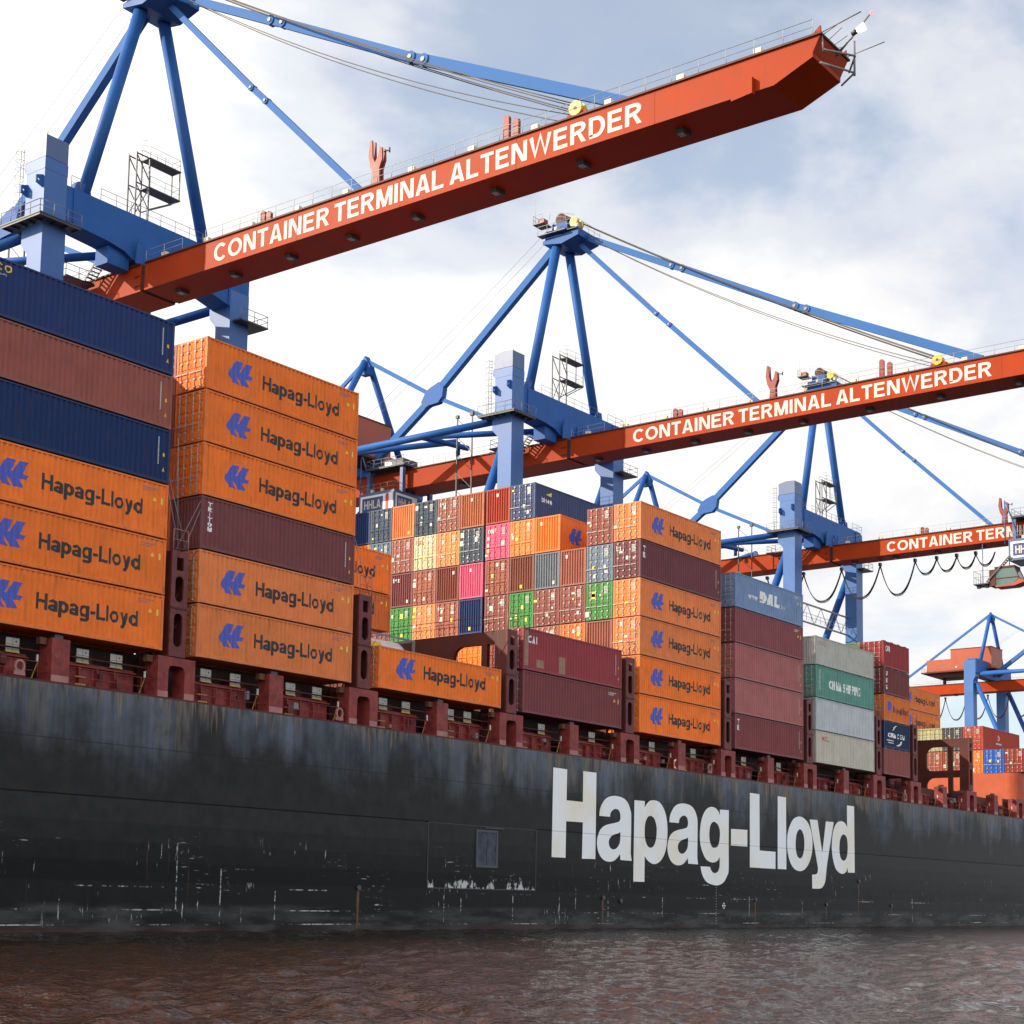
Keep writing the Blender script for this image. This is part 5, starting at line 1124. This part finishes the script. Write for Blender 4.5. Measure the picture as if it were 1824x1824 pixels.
def make_trolley(c, y):
    """trolley with its machine box, sign and driver's cab; hangs on the boom"""
    T = cp(MB().box(-3.4, 3.4, y - 3.6, y + 3.2, 58.75, 59.0), 'trolley_frame', 'dark_steel', c)
    for sx in (-1, 1):
        for yy in (y - 3.2, y + 2.6): cp(MB().box(*sorted((sx * 2.5, sx * 3.1)), yy, yy + .5, 55.2, 58.75), 'hanger', 'cabin_grey_blue', T)
    cp(rails(MB(), [(-3.3, y - 3.5, 59.0), (-3.3, y + 3.1, 59.0), (3.3, y + 3.1, 59.0)], 1.1, 1.2, .035), 'guard_rail', 'rail_grey', T)
    cp(MB().box(-2.0, 1.0, y - 2.2, y + 1.6, 59.0, 60.2), 'winch_box', 'dark_steel', T)
    cp(MB().box(-2.9, -2.5, y - .6, y + .1, 59.1, 59.6), 'floodlight', 'lamp_glow', T)
    bx = cp(MB().box(-4.5, .4, y - 3.0, y + 3.2, 52.15, 55.3), 'machine_box', 'cabin_grey_blue', c)
    x = -4.5
    cp(MB().prism([[(y - 2.8, 52.5), (y + 2.9, 52.5), (y + 2.9, 54.9), (y - 2.8, 54.9)]], 'x', x - .03, x - .005), 'sign_board', 'white_paint', bx)
    cp(MB().prism([[(y - 1.1, 52.8), (y + 2.55, 52.8), (y + 2.55, 54.6), (y - 1.1, 54.6)]], 'x', x - .045, x - .031), 'sign_panel', 'navy_sign', bx)
    cp(MB().prism([[(y - 2.1, 52.55), (y - 1.55, 52.55), (y - 1.55, 54.85), (y - 2.1, 54.85)]], 'x', x - .045, x - .031), 'sign_stripe', 'red_mark', bx)
    cp(text_sheet(MB(), 'HHLA', 0, 2.9, 0, 1, 0, .18, .1, fn=lambda u, v, d: (x - .05 - d, y + 2.2 - u, 53.1 + v * 1.15)), 'sign_lettering', 'letter_white', bx, fix=False)
    cp(MB().sheet([(-4.2, 52.6), (.1, 52.6), (.1, 54.9), (-4.2, 54.9)], y - 3.012).sheet([(-4.2, 52.6), (.1, 52.6), (.1, 54.9), (-4.2, 54.9)], y - 3.013), 'sign_board', 'white_paint', bx, fix=False)
    cp(MB().sheet([(-3.9, 52.9), (-.9, 52.9), (-.9, 54.6), (-3.9, 54.6)], y - 3.02), 'sign_panel', 'navy_sign', bx, fix=False)
    cp(text_sheet(MB(), 'HHLA', -3.6, -1.2, 53.2, 1.05, y - 3.03, .18, .1), 'sign_lettering', 'letter_white', bx, fix=False)
    cp(rails(MB(), [(.3, y + 3.1, 55.3), (-4.4, y + 3.1, 55.3), (-4.4, y - 2.9, 55.3), (.3, y - 2.9, 55.3)], 1.1, 1.2, .035), 'guard_rail', 'rail_grey', bx)
    for yy in (y - .8, y + .9): cp(MB().box(-4.35, -4.0, yy, yy + .4, 55.35, 55.75), 'floodlight', 'cream', bx)
    # cab: glazed nose, red trim, walkway cage, stair up to the box
    z0 = 48.7; a, b = y + 2.6, y + 5.2
    cb = cp(MB().prism([(a - .9, z0 + .9), (a + .1, z0), (b, z0), (b, z0 + 2.5), (a - .2, z0 + 2.5)], 'x', -4.6, -2.4), 'driver_cab', 'cab_glass', c)
    fr = MB()
    for x_ in (-4.62, -2.38):
        for p, q in (((b, z0), (b, z0 + 2.5)), ((b, z0 + 2.5), (a - .2, z0 + 2.5)), ((a - .2, z0 + 2.5), (a - .9, z0 + .9)), ((b, z0 + 1.0), (a - .85, z0 + 1.0))): fr.beam((x_, *p), (x_, *q), .09, .12)
    cp(fr, 'cab_frame', 'bridge_brown', cb)
    cp(MB().box(-4.7, -2.3, a - .3, b + .1, z0 + 2.5, z0 + 2.75), 'cab_roof', 'bridge_brown', cb)
    cp(MB().prism([(a - 2.0, z0 + .25), (a - .2, z0 - .25), (b, z0 - .25), (b, z0 - .02), (a + .1, z0 - .02), (a - .9, z0 + .75)], 'x', -4.66, -2.34), 'cab_belly', 'house_red', cb)
    cp(MB().box(-4.66, -2.34, b, b + .9, z0, z0 + 2.4), 'cab_back', 'bridge_brown', cb)
    wk = cp(MB().box(-4.9, -2.2, b + .9, y + 8.4, z0 + .35, z0 + .5), 'cab_walkway', 'dark_steel', c)
    cp(rails(MB(), [(-4.85, b + 1, z0 + .5), (-4.85, y + 8.35, z0 + .5), (-2.25, y + 8.35, z0 + .5)], 1.9, .8, .035), 'guard_rail', 'rail_grey', wk)
    for yy in (b + 1.2, y + 7.6): cp(MB().box(-4.4, -3.9, yy, yy + .5, z0 - .1, z0 + .3), 'floodlight', 'dark_steel', wk)
    s = MB()
    for k in range(14): s.box(-4.8, -4.1, y + 6.3 - k * .26, y + 6.55 - k * .26, z0 + .7 + k * .26, z0 + .74 + k * .26)
    for x_ in (-4.82, -4.06): s.beam((x_, y + 6.5, z0 + .6), (x_, y + 2.9, z0 + 4.2), .05, .2)
    cp(s, 'stair', 'rope_brown', wk)
    h = MB()
    for yy in (y + 3.6, y + 7.6): h.tube((-3.2, yy, 55.4), (-3.2, yy, z0 + 2.6 if yy < y + 5 else z0 + .5), .07, 6)
    h.tube((-3.2, y + 3.2, 59), (-3.2, y + 4.2, 61.5), .1, 6).tube((-3.2, y + 4.2, 61.5), (-3.2, y + 4.2, 55), .08, 6).tube((-3.2, y + 4.2, 61.5), (-3.2, y + 2.0, 55.4), .06, 6)
    cp(h, 'hanger_pipe', 'cabin_grey_blue', c)
def festoon(c, pts, x=1.9):
    for (ya, yb, zb) in pts:
        for d, r in ((0, .075), (.14, .06), (-.12, .06)):
            cp(MB().path([(x + d, ya + (yb - ya) * t, 55.2 - (55.2 - zb + d) * (1 - abs(2 * t - 1) ** 2.3)) for t in (i / 16 for i in range(17))], r, 6), 'cable_loop', 'cable_black', c)
        cp(MB().box(x - .3, x + .3, ya - .18, ya + .18, 55.1, 55.6), 'cable_carrier', 'dark_steel', c)

crane = make_crane()
CR = [(93.0, 'nearest blue and red crane with its whole lettered boom in view'), (159.55, 'blue and red crane standing behind the sunlit wall of container ends'),
      (231.5, 'third blue and red crane with black cable loops and a driver cab under its boom'), (393.2, 'farthest crane, red machinery house and blue rear legs above the stern stacks')]
for i, (x, lab) in enumerate(CR):
    c = crane if i == 0 else copy_tree(crane)
    c.location = (x, YC, ZQ); c['label'] = lab
    if i == 1: make_trolley(c, 28.0)
    if i == 2:
        make_trolley(c, -33.8)
        festoon(c, [(12.2, 5.6, 50.6), (5.6, -1.1, 50.4), (-1.1, -7.7, 50.3), (-7.7, -13.5, 50.2), (-13.5, -17.0, 53.0), (-17.0, -20.2, 53.1), (-20.2, -23.2, 53.2), (-23.2, -26.2, 53.3)])
    if i == 3: festoon(c, [(53.2 - k * 5.6, 47.6 - k * 5.6, 49.6) for k in range(9)])
